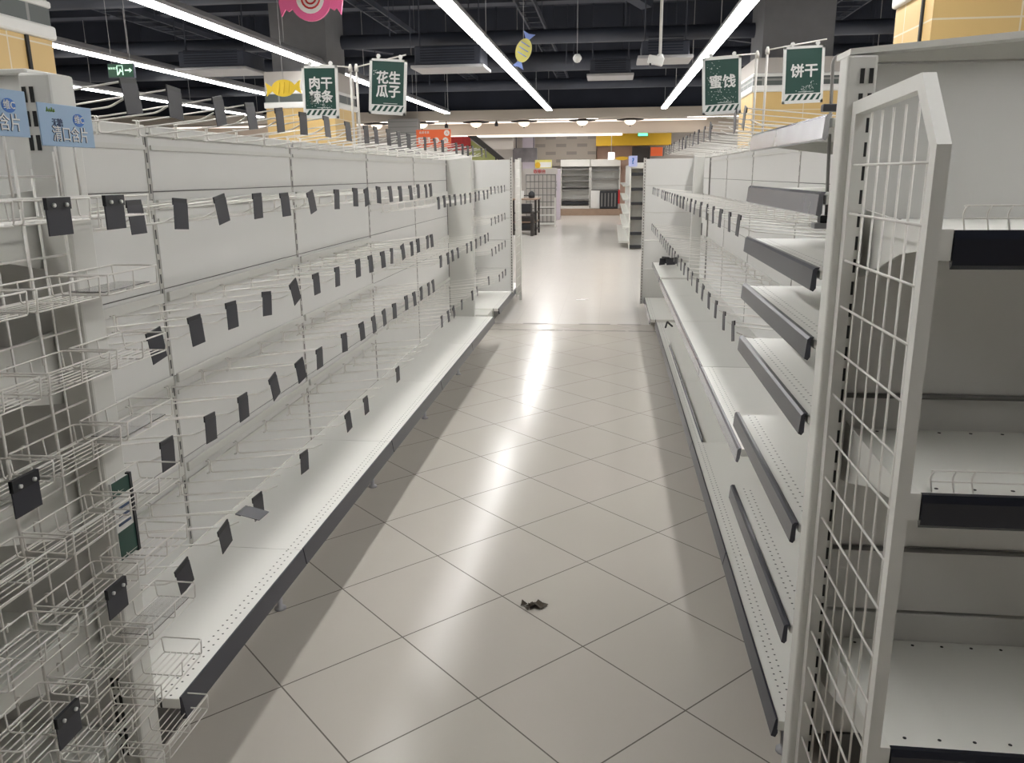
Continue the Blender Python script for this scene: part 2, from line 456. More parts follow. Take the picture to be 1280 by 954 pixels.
# ---- right gondola line
RB = [2.02, 3.05, 4.45, 5.88, 7.15, 8.30]
RSEAM = [RZ, .50, .80, 1.15, 1.545, 1.745]
rn = ['nearest the camera with seven dark-railed shelves', 'second from the camera with hooks over one long shelf', 'third from the camera', 'fourth from the camera', 'just before the far white post']
for i in range(5):
    y0, y1 = RB[i], RB[i + 1]
    t = thing('gondola_bay', 'white right shelving bay, ' + rn[i], 'shelving', (RX, (y0 + y1) / 2, 0), 'right shelving bays')
    back_panels(t, RX, -1, y0, y1, RSEAM)
    upright(t, RX, -1, y1 - .0095, RZ, 1.75)
    base_unit(t, -1, RX, RF, y0, y1, RZ, fh=.05)
    if i == 0:
        for z, clear in ((1.726, 1), (1.552, 1), (1.375, 0), (1.205, 0), (1.011, 0), (.715, 0), (.42, 0)):
            sh = MB().box(RX, RF + .014, y0 + .012, y1 - .012, z - .028, z - .006, 0, .002).build('shelf', M_base, t, (RF + .014, y0, z - .006))
            r = MB()
            r.prism([(RF + .012, z + .002), (RF + .002, z + .002), (RF - .004, z - .004), (RF - .008, z - .052), (RF + .000, z - .056), (RF + .006, z - .048), (RF + .006, z - .008)], 'y', y0 + .006, y1 - .004)
            r.build('price_rail', (M_railreflect if z > 1.6 else M_railclear) if clear else M_rail, sh)
            for y in (y0 + .016, y1 - .020):
                MB().prism([(RX, z - .028), (RF + .06, z - .028), (RF + .06, z - .042), (RX, z - .095)], 'y', y, y + .004).build('shelf_bracket', M_white, sh)
    else:
        zl = .565
        sh = MB().box(RX, .520, y0 + .004, y1 - .004, zl - .03, zl, 0, .002).build('long_shelf', M_base if i == 1 else M_shelf, t, (.520, y0, zl))
        r = MB().prism([(.522, zl + .003), (.512, zl + .003), (.506, zl - .004), (.502, zl - .052), (.510, zl - .055), (.516, zl - .04)], 'y', y0 + .006, y1 - .006)
        r.build('price_rail', M_railclear, sh)
        for y in (y0 + .016, y1 - .020): MB().prism([(RX, zl - .03), (.60, zl - .03), (.60, zl - .05), (RX, zl - .12)], 'y', y, y + .004).build('shelf_bracket', M_white, sh)
        for z in (1.755, 1.365, .965): hook_bar(t, RX, -1, y0, y1, z)
        if i in (2, 3):
            g = MB().box(.540, .544, y0 + .01, y1 - .01, RZ, RZ + .028)
            g.box(.536, .548, y0 + .01, y1 - .01, RZ, RZ + .003)
            g.build('front_riser', M_railclear, t)
# far right bay and cross panel
t = thing('gondola_bay', 'far white shelving bay on the right, closed by a cross panel facing the camera', 'shelving', (RX, 9.2, 0))
back_panels(t, RX, -1, 8.42, 10.0, RSEAM)
for a, b in zip([.05, .48, .824, 1.143, 1.457], [.48, .824, 1.143, 1.457, 1.765]):
    MB().box(.41, RX - .002, 10.0, 10.04, a + .003, b - .003, 0, .003).build('cross_panel', M_panel, t)
MB().box(.383, .412, 9.985, 10.05, .05, 1.775).build('upright', slotted('slotted_end_upright_right', (0.56, 0.545, 0.515), pitch=.034, axis=0, cols=(.0,), half=.0045, duty=.55), t, (.397, 10.015, 0))
MB().box(RX, .44, 8.46, 10.6, RZ - .03, RZ, 0, .002).build('base_shelf', M_base, t, (.44, 8.46, RZ))
MB().prism([(.44, RZ + .003), (.433, RZ + .003), (.424, RZ - .05), (.436, RZ - .05)], 'y', 8.46, 10.6).build('price_rail', M_railclear, t)
MB().box(RX, .49, 8.47, 8.48, 0, RZ - .03).build('kick_plate', M_white, t)
MB().box(RX, .52, 8.44, 9.9, .535, .565, 0, .002).build('long_shelf', M_shelf, t)
MB().box(.52, .508, 8.44, 9.9, .515, .568).build('price_rail', M_railclear, t)
for z in (1.365, .965): hook_bar(t, RX, -1, 8.44, 10.0, z)
e = MB().box(.80, .90, 8.32, 8.38, 0, 1.785, 0, .006)
e.box(.895, .905, 8.30, 8.32, 1.30, 1.40, 1).box(.895, .905, 8.30, 8.32, 1.0, 1.12, 1)
tag(e.build('end_post', [M_white, M_kick]), 'narrow white end post halfway down the right shelving', 'post')

# ------------------------------------------------------------------ wire hooks with dark price tags
HL = .39
def hook_parts(length):
    b = MB()
    b.tube(rounded([(.004, -.0075, .004), (.016, -.0075, .004), (.016, -.0075, -.046), (.004, -.0075, -.046)], .006, 2), .0022, 5)
    b.tube(rounded([(.004, .0075, .004), (.016, .0075, .004), (.016, .0075, -.046), (.004, .0075, -.046)], .006, 2), .0022, 5)
    br = b.mesh('bracket', M_chrome)
    a = MB().tube(rounded([(.018, 0, -.020), (.018, 0, .002), (.05, 0, .004), (length, 0, .045)], .010, 3), .0025, 6).mesh('tag_arm', M_chrome)
    p = MB().tube(rounded([(.018, 0, -.020), (.018, 0, -.044), (.05, 0, -.042), (length - .05, 0, -.012), (length - .012, 0, .006)], .012, 3), .0026, 6).mesh('prong', M_chrome)
    return br, a, p
HM = {+1: hook_parts(HL), -1: hook_parts(.46)}
tg = MB()
tg.box(-.003, .0015, -.034, .034, -.012, .006, 0, .001)
tg.box(.0005, .0022, -.034, .034, -.074, -.006, 1)
TAG_ME = tg.mesh('price_tag', [M_tag, M_tagback])
HOOKN = {}
def hook(side, xp, y, z, tagged, row, n, tilt=None, flip=False, where=''):
    state = 'wire hook with its tag flipped flat' if flip else ('dark-tagged wire hook' if tagged else 'bare wire hook')
    t = thing('display_hook', f'{state}, {ORD[n]} from the near end, {row}', 'hook', (xp + (.012 if side > 0 else -.012), y, z), 'wire hooks on the ' + ('left' if side > 0 else 'right') + ' shelving')
    br, a, p = HM[side]
    for nm, me in (('bracket', br), ('tag_arm', a), ('prong', p)):
        o = bpy.data.objects.new(nm, me); COL.objects.link(o); o.parent = t
        if nm == 'tag_arm' and tagged:
            L = HL if side > 0 else .46
            g = bpy.data.objects.new('price_tag', TAG_ME); COL.objects.link(g); g.parent = o
            g.location = (L + .002, 0, .045)
            tl = random.gauss(0, .035) if tilt is None else tilt * .7
            g.rotation_euler = (tl, -1.35 if flip else random.uniform(-.07, .03), random.gauss(0, .03))
    if side < 0: t.rotation_euler = (0, 0, math.pi)
    return t

def row(side, xp, z, ys, name, bare=(), flips=(), tilts={}):
    for n, y in enumerate(ys):
        hook(side, xp, y, z + random.uniform(-.003, .003), n not in bare, name, n, tilts.get(n), n in flips)

lt = [1.888, 2.093, 2.334, 2.548, 2.781, 3.004, 3.255, 3.525, 3.794, 3.953, 4.185, 4.39, 4.613, 4.817, 5.031, 5.301, 5.561, 5.812, 6.064, 6.324, 6.556, 6.789, 7.022, 7.254, 7.487]
row(1, LX, 1.7767, lt, 'left wall, topmost row', bare=(13, 17, 22), tilts={0: .12, 1: -.1, 2: .22, 3: .12, 4: .15})
row(1, LX, 1.4977, [1.851, 2.065, 2.288, 2.548, 2.771, 3.022, 3.329, 3.581, 3.748, 3.953, 4.166, 4.371, 4.604, 4.799, 5.003, 5.134], 'left wall, second row down', tilts={2: .22, 5: .25, 8: .2, 0: .0})
row(1, LX, 1.1862, [1.869, 2.074, 2.297, 2.558, 2.79, 3.022, 3.274, 3.562, 3.757, 3.971, 4.148, 4.371, 4.585, 4.743, 5.003, 5.115], 'left wall, middle row', tilts={0: .18, 4: .42, 11: .2})
row(1, LX, 0.8978, [1.869, 2.102, 2.316, 2.548, 2.79, 3.004, 3.311, 3.562, 3.757, 3.943, 4.148, 4.408, 4.594, 4.78, 4.985, 5.115], 'left wall, row second from bottom', tilts={3: .3, 4: .25})
row(1, LX, 0.5491, [1.869, 2.111, 2.241, 2.353, 2.548, 2.771, 3.004, 3.292, 3.562, 3.757, 3.943, 4.157, 4.408, 4.594, 4.78, 4.985], 'left wall, lowest row', bare=(4, 6, 9, 10, 12, 13, 14, 15), flips=(2,), tilts={0: .3, 1: .3})
row(1, LX, 1.414, [5.366, 5.561, 5.757, 5.952, 6.194, 6.38, 6.622, 6.891, 7.077, 7.338, 7.58], 'upper row before the left end post')
row(1, LX, 1.028, [5.385, 5.627, 5.794, 6.008, 6.212, 6.417, 6.612, 6.863, 7.115, 7.375, 7.561], 'middle row before the left end post', bare=(4,))
row(1, LX, 0.6235, [5.357, 5.58, 5.775, 5.952, 6.129, 6.38, 6.612, 6.863, 7.115, 7.347, 7.552], 'lower row before the left end post', bare=(3, 5, 8, 9), tilts={2: .35})
for z, nm in ((1.43, 'top'), (1.11, 'upper middle'), (.79, 'lower middle'), (.45, 'bottom')):
    row(1, FX, z, [8.6, 8.88, 9.16, 9.44, 9.72], nm + ' row beyond the left end post', bare=(0, 1) if z < .5 else ())
ry = [3.21, 3.47, 3.74, 4.02, 4.28, 4.57, 4.87, 5.13, 5.38, 5.64, 5.92, 6.2, 6.46, 6.72, 6.98, 7.24, 7.5, 7.76, 8.02]
row(-1, RX, 1.785, ry, 'right wall, topmost row', bare=(2, 3, 12), tilts={0: -.3, 1: .4, 4: -.5})
row(-1, RX, 1.395, ry, 'right wall, middle row')
row(-1, RX, .985, ry, 'right wall, lowest row', tilts={0: .3, 1: .2, 2: .15})
for z, nm in ((1.395, 'upper'), (.985, 'lower')):
    row(-1, RX, z, [8.6, 8.88, 9.16, 9.44, 9.72], nm + ' row beyond the right end post')

# loose tags heaped on the far end of the long right shelf
for k, (x, y, a, b, w) in enumerate(((.60, 9.45, .9, .3, 'standing leftmost'), (.66, 9.60, -.8, .5, 'leaning in the middle'), (.70, 9.45, .5, -.6, 'nearest the camera'), (.76, 9.55, 1.1, .2, 'rightmost'))):
    g = MB().box(-.055, .055, -.002, .004, 0, .075, 1).box(-.055, .055, -.006, .006, .06, .08, 0)
    o = g.build('loose_price_tag', [M_tag, M_tagback], None, (0, 0, 0))
    o.location = (x, y, .585); o.rotation_euler = (b * .5, 0, a)
    tag(o, f'loose black tag, {w}, heap on the long right shelf', 'price tag', 'heap of loose tags')

# ------------------------------------------------------------------ left end cap beside the camera
t = thing('gondola_end_unit', 'near left end unit with slotted white post, shelves and side grid', 'shelving', (-1.7, 1.6, 0))
s = MB().box(-1.223, -1.153, 1.651, 1.734, 0, 1.814, 0, .006)
for k in (0, 1, 2, 29, 30, 31, 32, 33):
    z = 1.786 - k * .048
    for x in (-1.2146, -1.198): s.box(x, x + .0075, 1.648, 1.654, z - .031, z, 1)
s.build('end_upright', [M_white, M_dark], t)
MB().box(-2.30, -1.223, 1.676, 1.73, .1, 1.812, 0, .004).build('back_panel', M_panel, t)
MB().box(-2.30, -1.21, 1.665, 1.739, 1.812, 1.824, 0, .003).build('top_cap', M_white, t)
for z in (1.535, 1.228, .912, .549):
    sh = MB().box(-2.25, -1.242, 1.265, 1.674, z - .028, z, 0, .003).build('shelf', M_shelf, t)
    MB().prism([(1.674, z + .042), (1.674, z - .13), (1.544, z - .10), (1.395, z - .042), (1.265, z - .028), (1.265, z + .011)], 'x', -1.242, -1.237).build('shelf_bracket', M_shelf, sh)
    MB().box(-2.25, -1.242, 1.251, 1.263, z - .047, z + .004).build('price_rail', M_railblue, sh)
MB().box(-2.25, -1.21, 1.116, 1.674, .20, .23, 0, .003).build('base_shelf', M_shelf, t)
MB().box(-2.25, -1.228, 1.20, 1.21, .012, .20).build('kick_plate', M_kick, t)
# wire side grid
gx = -1.158
gr = MB()
for y in (1.641, 1.518, 1.372, 1.226, 1.08, .934):
    gr.tube([(gx, y, .12), (gx, y, 1.656)], .0034, 6)
z = .14
while z < 1.656:
    gr.tube([(gx - .006, 1.641, z), (gx - .006, .92, z)], .0026, 5); z += .0814
for y in (1.58, 1.446, 1.302, 1.153, 1.004): gr.tube([(gx - .012, y, .12), (gx - .012, y, 1.62)], .0026, 5)
gr.build('side_grid', M_wire, t)

# wire baskets hung on the grid: nine levels, three columns
bk = MB()
BL, BW, BH = .20, .110, .042
def rect(z, x0, x1, y0, y1): return [(x0, y0, z), (x1, y0, z), (x1, y1, z), (x0, y1, z)]
bk.tube(rounded(rect(BH, 0, BW, 0, BL), .008, 2, True), .0021, 5, closed=True)
bk.tube(rounded(rect(0, .003, BW - .003, .003, BL - .003), .008, 2, True), .0018, 5, closed=True)
for k in range(5):
    x = .022 + k * (BW - .044) / 4
    bk.tube([(x, .003, 0), (x, BL - .003, 0)], .0015, 5)
for y in (.004, BL / 2, BL - .004):
    bk.tube(rounded([(0, y, BH), (0.003, y, 0), (BW - .003, y, 0), (BW, y, BH)], .006, 2), .0019, 5)
for y in (.05, BL - .05):
    bk.tube(rounded([(.002, y, BH), (-.010, y, BH), (-.010, y, BH - .02)], .004, 2), .0024, 5)
BASK = bk.mesh('wire_basket', M_wire)
bt = MB()
bt.box(.003, .006, -.034, .034, -.066, .004, 0).box(.001, .009, -.034, .034, -.018, .004, 1)
for y in (-.018, .018): bt.lathe([(.004, 0), (.004, .004), (.002, .005)], (.009, y, -.010), 'x', 8, 2)
BTAG = bt.mesh('price_tag', [M_tagback, M_tag, M_card])
levels = [1.521, 1.363, 1.205, 1.042, .879, .718, .554, .391, .2255]
lv = ['top', 'second', 'third', 'fourth', 'fifth', 'sixth', 'seventh', 'eighth', 'bottom']
cols = [(1.581, 'column next to the slotted post'), (1.362, 'middle column'), (1.144, 'column nearest the camera')]
tags = {(0, 0): .05, (0, 1): .09, (3, 2): .11, (5, 1): .10, (6, 2): .12}
for i, z in enumerate(levels):
    for j, (y, cn) in enumerate(cols):
        b = bpy.data.objects.new('wire_basket', BASK); COL.objects.link(b)
        b.location = (gx + .010, y, z); b.rotation_euler = (0, 0, random.uniform(-.015, .015))
        tag(b, f'small white wire basket on the left rack, {lv[i]} level, {cn}', 'basket', 'wire baskets on the near left rack')
        if (i, j) in tags:
            g = bpy.data.objects.new('price_tag', BTAG); COL.objects.link(g); g.parent = b
            g.location = (BW + .001, tags[(i, j)], BH); g['label'] = 'dark price tag clipped to the rim'
        if (i, j) in ((6, 0), (1, 0), (3, 0)):
            p = world(b)
            MB().box(p.x + .016, p.x + BW - .016, p.y + .012, p.y + BL - .012, p.z + .004, p.z + .006).build('clear_liner', M_clear, b)

# blue cards on wire stalks above the rack
def blue_card(name, y0, y1, z0, z1, tilt, label):
    t = thing('promotion_card', label, 'sign', (-1.0695, (y0 + y1) / 2, z0))
    MB().box(-1.0725, -1.0695, y0, y1, z0, z1, 0, .001).build('card', M_ltblue, t)
    u, v = Vector((0, 1, 0)), Vector((0, 0, 1)); w, h = y1 - y0, z1 - z0
    P = lambda a, b: (-1.0690, y0 + a * w, z0 + b * h)
    m = MB(); lettering(m, '清口含片', P(.53, .27), u, v, h * .40, bold=.012, squash=.88); m.build('large_lettering_outline', M_navy, t)
    m = MB(); lettering(m, '清口含片', (-1.0682, *P(.53, .275)[1:]), u, v, h * .40, bold=.002, squash=.88); m.build('large_lettering', M_card, t)
    m = MB(); lettering(m, '无糖', P(.31, .55), u, v, h * .2, bold=.01); m.build('small_lettering', M_navy, t)
    m = MB()
    pl = [(P(.72, .66)[1] + .0175 * math.cos(a) * (1 if abs(math.cos(a)) < .8 else 1), P(.72, .66)[2] + .0125 * math.sin(a)) for a in [k * math.pi / 10 for k in range(20)]]
    m.prism(pl, 'x', -1.0695, -1.0685); m.build('oval_badge', M_blue, t)
    m = MB(); lettering(m, '维C', (-1.0679, *P(.72, .66)[1:]), u, v, .0175, bold=.006); m.build('badge_lettering', M_card, t)
    m = MB()
    for k in range(4): m.tube([P(.14 + .04 * k, .80), P(.155 + .04 * k, .90 - .03 * (k % 2)), P(.165 + .04 * k, .81)], .0012, 4)
    m.build('green_mark', M_lime, t)
    m = MB()
    for yy in (y0 + .25 * w, y0 + .62 * w): m.tube([(-1.0755, yy, z0 + .02), (-1.0755, yy, 1.568)], .0026, 5)
    m.build('wire_stalk', M_wire, t)
    return t
blue_card('a', 1.488, 1.651, 1.662, 1.741, .0, 'pale blue card with white characters on stalks, next to the slotted post')
blue_card('b', 1.288, 1.458, 1.675, 1.756, .0, 'pale blue card with white characters, cut by the left edge of the photo')

# framed dark notice behind the baskets
t = thing('notice_card', 'narrow dark framed notice with a white circle, on the near left post behind baskets', 'sign', (-1.147, 1.69, .70))
MB().box(-1.1525, -1.1460, 1.657, 1.728, .712, .907, 0, .001).build('card', M_card, t)
MB().box(-1.1465, -1.1448, 1.659, 1.726, .712, .782, 0).build('dark_print', M_green, t)
MB().box(-1.1465, -1.1448, 1.659, 1.726, .870, .907, 0).build('picture_print', M_green, t)
MB().box(-1.1535, -1.142, 1.726, 1.735, .707, .911, 0).build('black_edge', M_tag, t)
m = MB()
for k in range(3): m.box(-1.1462, -1.1445, 1.667 + k * .004, 1.716, .796 + k * .02, .802 + k * .02)
m.build('text_lines', M_navy, t)

# ------------------------------------------------------------------ right end cap beside the camera
t = thing('gondola_end_unit', 'near right end unit with black-railed shelves and a white mesh side frame', 'shelving', (1.0, 1.7, 0))
s = MB().box(.492, .555, 1.90, 1.965, 0, 1.838, 0, .006)
for k in range(34):
    z = 1.81 - k * .05
    for x in (.520, .538): s.box(x, x + .008, 1.897, 1.903, z - .030, z, 1)
s.build('end_upright', [M_white, M_dark], t)
zz = [.15, .515, .69, 1.083, 1.828]
for a, b in zip(zz[:-1], zz[1:]):
    MB().box(.556, 1.75, 1.955, 2.0, a + .004, b - .004, 0, .003).build('back_panel', M_panel, t)
MB().prism([(.496, 1.838), (1.75, 1.925), (1.75, 1.945), (.496, 1.850)], 'y', 1.90, 2.01).prism([(.556, 1.828), (1.75, 1.828), (1.75, 1.925), (.556, 1.842)], 'y', 1.955, 2.0).build('top_cap', M_white, t)
for z in (1.083, .69): MB().tube([(.56, 1.948, z), (1.75, 1.948, z)], .006, 6).build('cross_bar', M_kick, t)
FY = 1.535
for k, z in enumerate((1.495, 1.0, .437)):
    m = MB().box(.575, 1.75, FY, 1.953, z - .03, z, 0, .003)
    for h in range(16):
        for yy in (FY + .03, 1.93): m.lathe([(.004, 0), (.004, .0008)], (.64 + h * .07, yy, z), n=8, m=1)
    sh = m.build('shelf', [M_shelf, M_dark], t)
    r = MB().prism([(FY, z + .003), (FY - .012, z + .003), (FY - .017, z - .012), (FY - .015, z - .058), (FY - .007, z - .066), (FY, z - .05)], 'x', .600, 1.75)
    r.build('price_rail', M_railblue, sh)
    e = MB().prism([(FY - .012, z + .005), (FY - .012, z - .05), (FY + .03, z - .055), (FY + .05, z - .03), (FY + .05, z + .005)], 'x', .570, .598)
    e.prism([(1.95, z + .02), (1.95, z - .13), (1.90, z - .12), (1.70, z - .055), (FY + .03, z - .035), (FY + .03, z + .005), (1.7, z + .008)], 'x', .572, .577)
    e.build('shelf_bracket', M_white, sh)
    if k < 2:
        w = MB()
        for hz in (.022, .044): w.tube([(.62, FY + .012, z + hz), (1.75, FY + .012, z + hz)], .0017, 5)
        for x in (.625, .665, .70): w.tube(rounded([(x, FY + .012, z), (x - .006, FY + .012, z + .03), (x, FY + .012, z + .044)], .01, 2), .0017, 5)
        for x in (.95, 1.25, 1.55): w.tube([(x, FY + .012, z), (x, FY + .012, z + .044)], .0017, 5)
        w.build('wire_guard', M_wire, sh)
MB().box(.60, 1.75, 1.95, 1.96, .012, .15).build('kick_plate', M_kick, t)
# mesh side frame: flat tubes with a chamfered top corner
FX0, FX1 = .510, .533
fr = MB()
prof = [(1.908, 0), (1.908, 1.742), (1.505, 1.758), (1.405, 1.640), (1.405, 0)]
wd = .030
inner = [(1.872, 0), (1.872, 1.716), (1.518, 1.731), (1.430, 1.632), (1.430, 0)]
for (a, b, c, d) in ((prof[0], prof[1], inner[1], inner[0]), (prof[1], prof[2], inner[2], inner[1]), (prof[2], prof[3], inner[3], inner[2]), (prof[3], prof[4], inner[4], inner[3])):
    fr.prism([a, b, c, d], 'x', FX0, FX1)
fr.build('mesh_frame', M_white, t)
ms = MB()
z = .09
while z < 1.70:
    yend = 1.43 if z < 1.63 else 1.43 + (z - 1.63) * .86
    ms.tube([(FX0 + .006, 1.875, z), (FX0 + .006, yend, z)], .0025, 6); z += .1015
for y in [1.80 - .066 * q for q in range(6)]:
    zt = 1.715 if y > 1.52 else 1.63 + (y - 1.435) * 1.1
    ms.tube([(FX0 + .013, y, .02), (FX0 + .013, y, zt)], .0025, 6)
ms.build('wire_mesh', M_wire, t)

# pole with clamp on the near right bay
t = thing('sign_stand', 'thin grey pole with black clamps rising in front of the near right shelves', 'sign stand', (.595, 2.38, 1.46))
p = MB().tube(rounded([(.595, 2.38, 1.455), (.578, 2.38, 1.895), (.66, 2.36, 1.905)], .02, 4), .0045, 8); p.build('pole', M_steel, t)
c = MB().box(.560, .612, 2.365, 2.395, 1.755, 1.775, 0, .003).box(.575, .615, 2.362, 2.398, 1.462, 1.482, 0, .003); c.build('clamp', M_tag, t)
t2 = MB().box(.60, .74, 2.352, 2.368, 1.755, 1.775, 0, .003).box(.56, .60, 2.36, 2.40, 1.446, 1.462, 0, .003); t2.build('clamp_plate', M_galv, t)
k = MB().prism([(.645, 1.855), (.735, 1.873), (.75, 1.90), (.765, 1.905), (.762, 1.913), (.735, 1.905), (.64, 1.888)], 'y', 2.350, 2.366); k.build('arm_plate', M_white, t)

# ------------------------------------------------------------------ green aisle signs
def sign_stand(x, y, xs, z0, zt, label, rise=.055):
    t = thing('sign_stand', label, 'sign stand', (x, y, z0))
    MB().tube([(x, y, z0), (x, y, zt)], .0075, 8).lathe([(.013, -.012), (.013, .012), (.006, .03)], (x, y, zt), n=10).build('pole', M_wire, t)
    MB().tube([(x, y, zt + .012), (xs, y + .006, zt + rise)], .0045, 6).build('arm', M_wire, t)
    MB().box(x - .02, x + .02, y - .02, y + .02, z0, z0 + .02, 0, .003).build('base_clip', M_white, t)
    return t
def green_sign(x0, x1, y, z0, z1, skew, text, size, label, marks=()):
    """board whose two sides hang at slightly different heights (skew)"""
    t = thing('aisle_sign', label, 'sign', ((x0 + x1) / 2, y, z0))
    w, h = x1 - x0, z1 - z0
    rot = Matrix.Rotation(skew, 3, 'Y'); C = Vector(((x0 + x1) / 2, y, (z0 + z1) / 2))
    def put(mb, nm, m):
        mb.v = [C + rot @ (Vector(v) - C) for v in mb.v]; return mb.build(nm, m, t)
    brd = MB().box(x0, x1, y - .004, y + .004, z0, z1, 0, .001)
    f = MB(); q = .012
    f.box(x0 - q, x0 + .004, y - .007, y + .007, z0 - q, z1 + q).box(x1 - .004, x1 + q, y - .007, y + .007, z0 - q, z1 + q)
    f.box(x0 - q, x1 + q, y - .007, y + .007, z1 - .002, z1 + q).box(x0 - q, x1 + q, y - .007, y + .007, z0 - q, z0 + .004)
    put(f, 'frame', M_card)
    s = MB(); sh = .13 * h; s.box(x0, x1, y - .0055, y - .0040, z0, z0 + sh + .006)
    put(s, 'white_band', M_card)
    s = MB(); n = 6; pw = w / n
    for k in range(n):
        a = x0 + k * pw + .004
        s.prism([(a, z0 + .006), (a + pw * .5, z0 + .006), (min(a + pw * 1.15, x1), z0 + sh), (min(a + pw * .65, x1), z0 + sh)], 'y', y - .0072, y - .0055)
    put(s, 'green_stripes', M_green)
    m = MB(); lettering(m, text, (x0 + w * .52, y - .006, z0 + h * (.53 if '\n' in text else .56)), (1, 0, 0), (0, 0, 1), size * .83, bold=.004, depth=.003, line=1.02, heavy=.022)
    put(m, 'lettering', M_card)
    m = brd; rr = random.Random(ord(text[0]))
    m.box(x0 + w * .38, x0 + w * .80, y - .006, y - .004, z0 + h * .175, z0 + h * .183, 1)
    for (a, b, d) in marks:
        for k in range(26):
            xx, zz_ = x0 + w * a + rr.gauss(0, d * w), z0 + h * b + rr.gauss(0, d * .5 * h)
            if x0 + .01 < xx < x1 - .01 and z0 + sh < zz_ < z1 - .01:
                l = rr.uniform(.002, .006); m.box(xx, xx + l, y - .006, y - .004, zz_, zz_ + rr.uniform(.0012, .003), 1)
    put(m, 'board', [M_green, M_card])
    for xx in (x0 + .04, x1 - .03): put(MB().lathe([(.012, -.006), (.012, .006)], (xx, y, z1 + .026), 'y', 12).box(xx - .006, xx + .006, y - .005, y + .005, z1 + .002, z1 + .02), 'hanging_clip', M_card)
    return t
sign_stand(-1.574, 5.07, -1.86, 1.762, 2.225, 'white pole with an arm to the left, carrying the first left aisle sign', .04)
green_sign(-1.865, -1.665, 5.06, 1.958, 2.237, .02, '肉干\n辣条', .091, 'dark green hanging sign reading 肉干 辣条, leftmost above the left shelving', ((.5, .33, .2), (.3, .28, .1), (.62, .2, .12)))
sign_stand(-1.537, 5.07, -1.228, 1.762, 2.225, 'white pole with an arm to the right, carrying the second left aisle sign', .075)
green_sign(-1.446, -1.2416, 5.06, 1.972, 2.265, .07, '花生\n瓜子', .091, 'dark green hanging sign reading 花生 瓜子, above the left aisle hooks', ((.08, .78, .06),))
sign_stand(.875, 5.45, .56, 1.765, 2.29, 'white pole with an arm to the left, carrying the first right aisle sign', -.005)
green_sign(.565, .775, 5.44, 1.965, 2.275, -.05, '蜜饯', .098, 'dark green hanging sign reading 蜜饯, torn, above the right aisle hooks', ((.2, .80, .15), (.2, .6, .12), (.35, .43, .15), (.7, .25, .15), (.6, .2, .2)))
sign_stand(.935, 5.45, 1.28, 1.765, 2.31, 'white pole with an arm to the right, carrying the second right aisle sign', .065)
green_sign(1.045, 1.262, 5.44, 2.02, 2.325, -.03, '饼干', .098, 'dark green hanging sign reading 饼干, rightmost above the right shelving', ((.7, .3, .07), (.55, .2, .1)))

# ------------------------------------------------------------------ ceiling strip lamps
def strip(x, y0, y1, z, label, w=.15):
    t = thing('linear_ceiling_light', label, 'ceiling light', (x, (y0 + y1) / 2, z), None)
    MB().prism([(x - w * .62, z + .010), (x - w * .62, z + .05), (x - .03, z + .13), (x + .03, z + .13), (x + w * .62, z + .05), (x + w * .62, z + .010)], 'y', y0, y1).build('housing', M_lampbody, t)
    MB().box(x - w / 2, x + w / 2, y0 + .01, y1 - .01, z - .012, z + .012).build('diffuser', E_lamp, t)
    m = MB(); n = max(2, int((y1 - y0) / 4))
    for k in range(n + 1):
        yy = y0 + .3 + (y1 - y0 - .6) * k / n
        MB().tube([(x, yy, z + .13), (x, yy, 5.3)], .006, 5).build('suspension_wire', M_galv, t)
strip(-1.81, -0.1, 24.8, 3.4, 'long bright strip light over the left shelving, pointing down the middle of the aisle')
strip(1.47, -0.1, 24.8, 3.4, 'long bright strip light over the right shelving')
strip(-4.90, -0.1, 25.2, 3.4, 'long bright strip light second to the left of the aisle')
strip(-7.72, -0.1, 22.0, 3.4, 'bright strip light third to the left, passing behind the exit sign')
strip(-10.8, -0.1, 25.4, 3.4, 'farthest left bright strip light, low over the back of the store')
strip(4.75, -0.1, 24.8, 3.4, 'bright strip light to the right of the right shelving')
strip(8.0, -0.1, 24.8, 3.4, 'bright strip light farthest to the right')

# ------------------------------------------------------------------ ceiling services
def beam(name, mb, mats, label, cat, group=None): return tag(mb.build(name, mats), label, cat, group)
for k, (y, z, h, w) in enumerate(((9.5, 4.75, .35, .35), (13, 4.7, .45, .4), (16.5, 4.75, .35, .35), (20, 4.7, .5, .45), (23.5, 4.75, .35, .35))):
    struct('trim_%d' % (5 + k), MB().box(-18, 16, y, y + w, z, z + h + .1), M_duct, 'dark ceiling beam')
dn = ['nearest the camera', 'second from the camera', 'third from the camera', 'fourth from the camera', 'nearest the bulkhead']
for k, (y, z, r) in enumerate(((8.6, 4.15, .11), (11.5, 4.05, .16), (15.0, 3.9, .12), (18.6, 3.95, .20), (22.6, 3.9, .14))):
    m = MB().tube([(-17.9, y, z), (15.9, y, z)], r, 12)
    for q in range(12): m.tube([(-16 + 2.7 * q, y, z), (-16 + 2.7 * q, y, 5.3)], .012, 5)
    beam('ventilation_pipe', m, M_duct, 'dark round pipe across the ceiling, ' + dn[k], 'pipe', 'cross pipes')
for k, (x, z, w) in enumerate(((-8.7, 4.35, .5), (-4.4, 4.4, .3), (-1.62, 4.3, .3), (3.8, 4.4, .5))):
    m = MB()
    for dx in (0, w): m.box(x + dx, x + dx + .03, 3, 26, z, z + .10)
    for q in range(46): m.box(x, x + w, 3 + q * .5, 3.04 + q * .5, z, z + .02)
    for q in range(8):
        for dx in (0, w): m.tube([(x + dx + .015, 4 + q * 3, z), (x + dx + .015, 4 + q * 3, 5.3)], .008, 5)
    beam('cable_tray', m, M_duct, 'dark cable tray running away under the ceiling, ' + ['leftmost', 'second from the left', 'above the aisle', 'above the right shelving'][k], 'cable tray', 'cable trays')
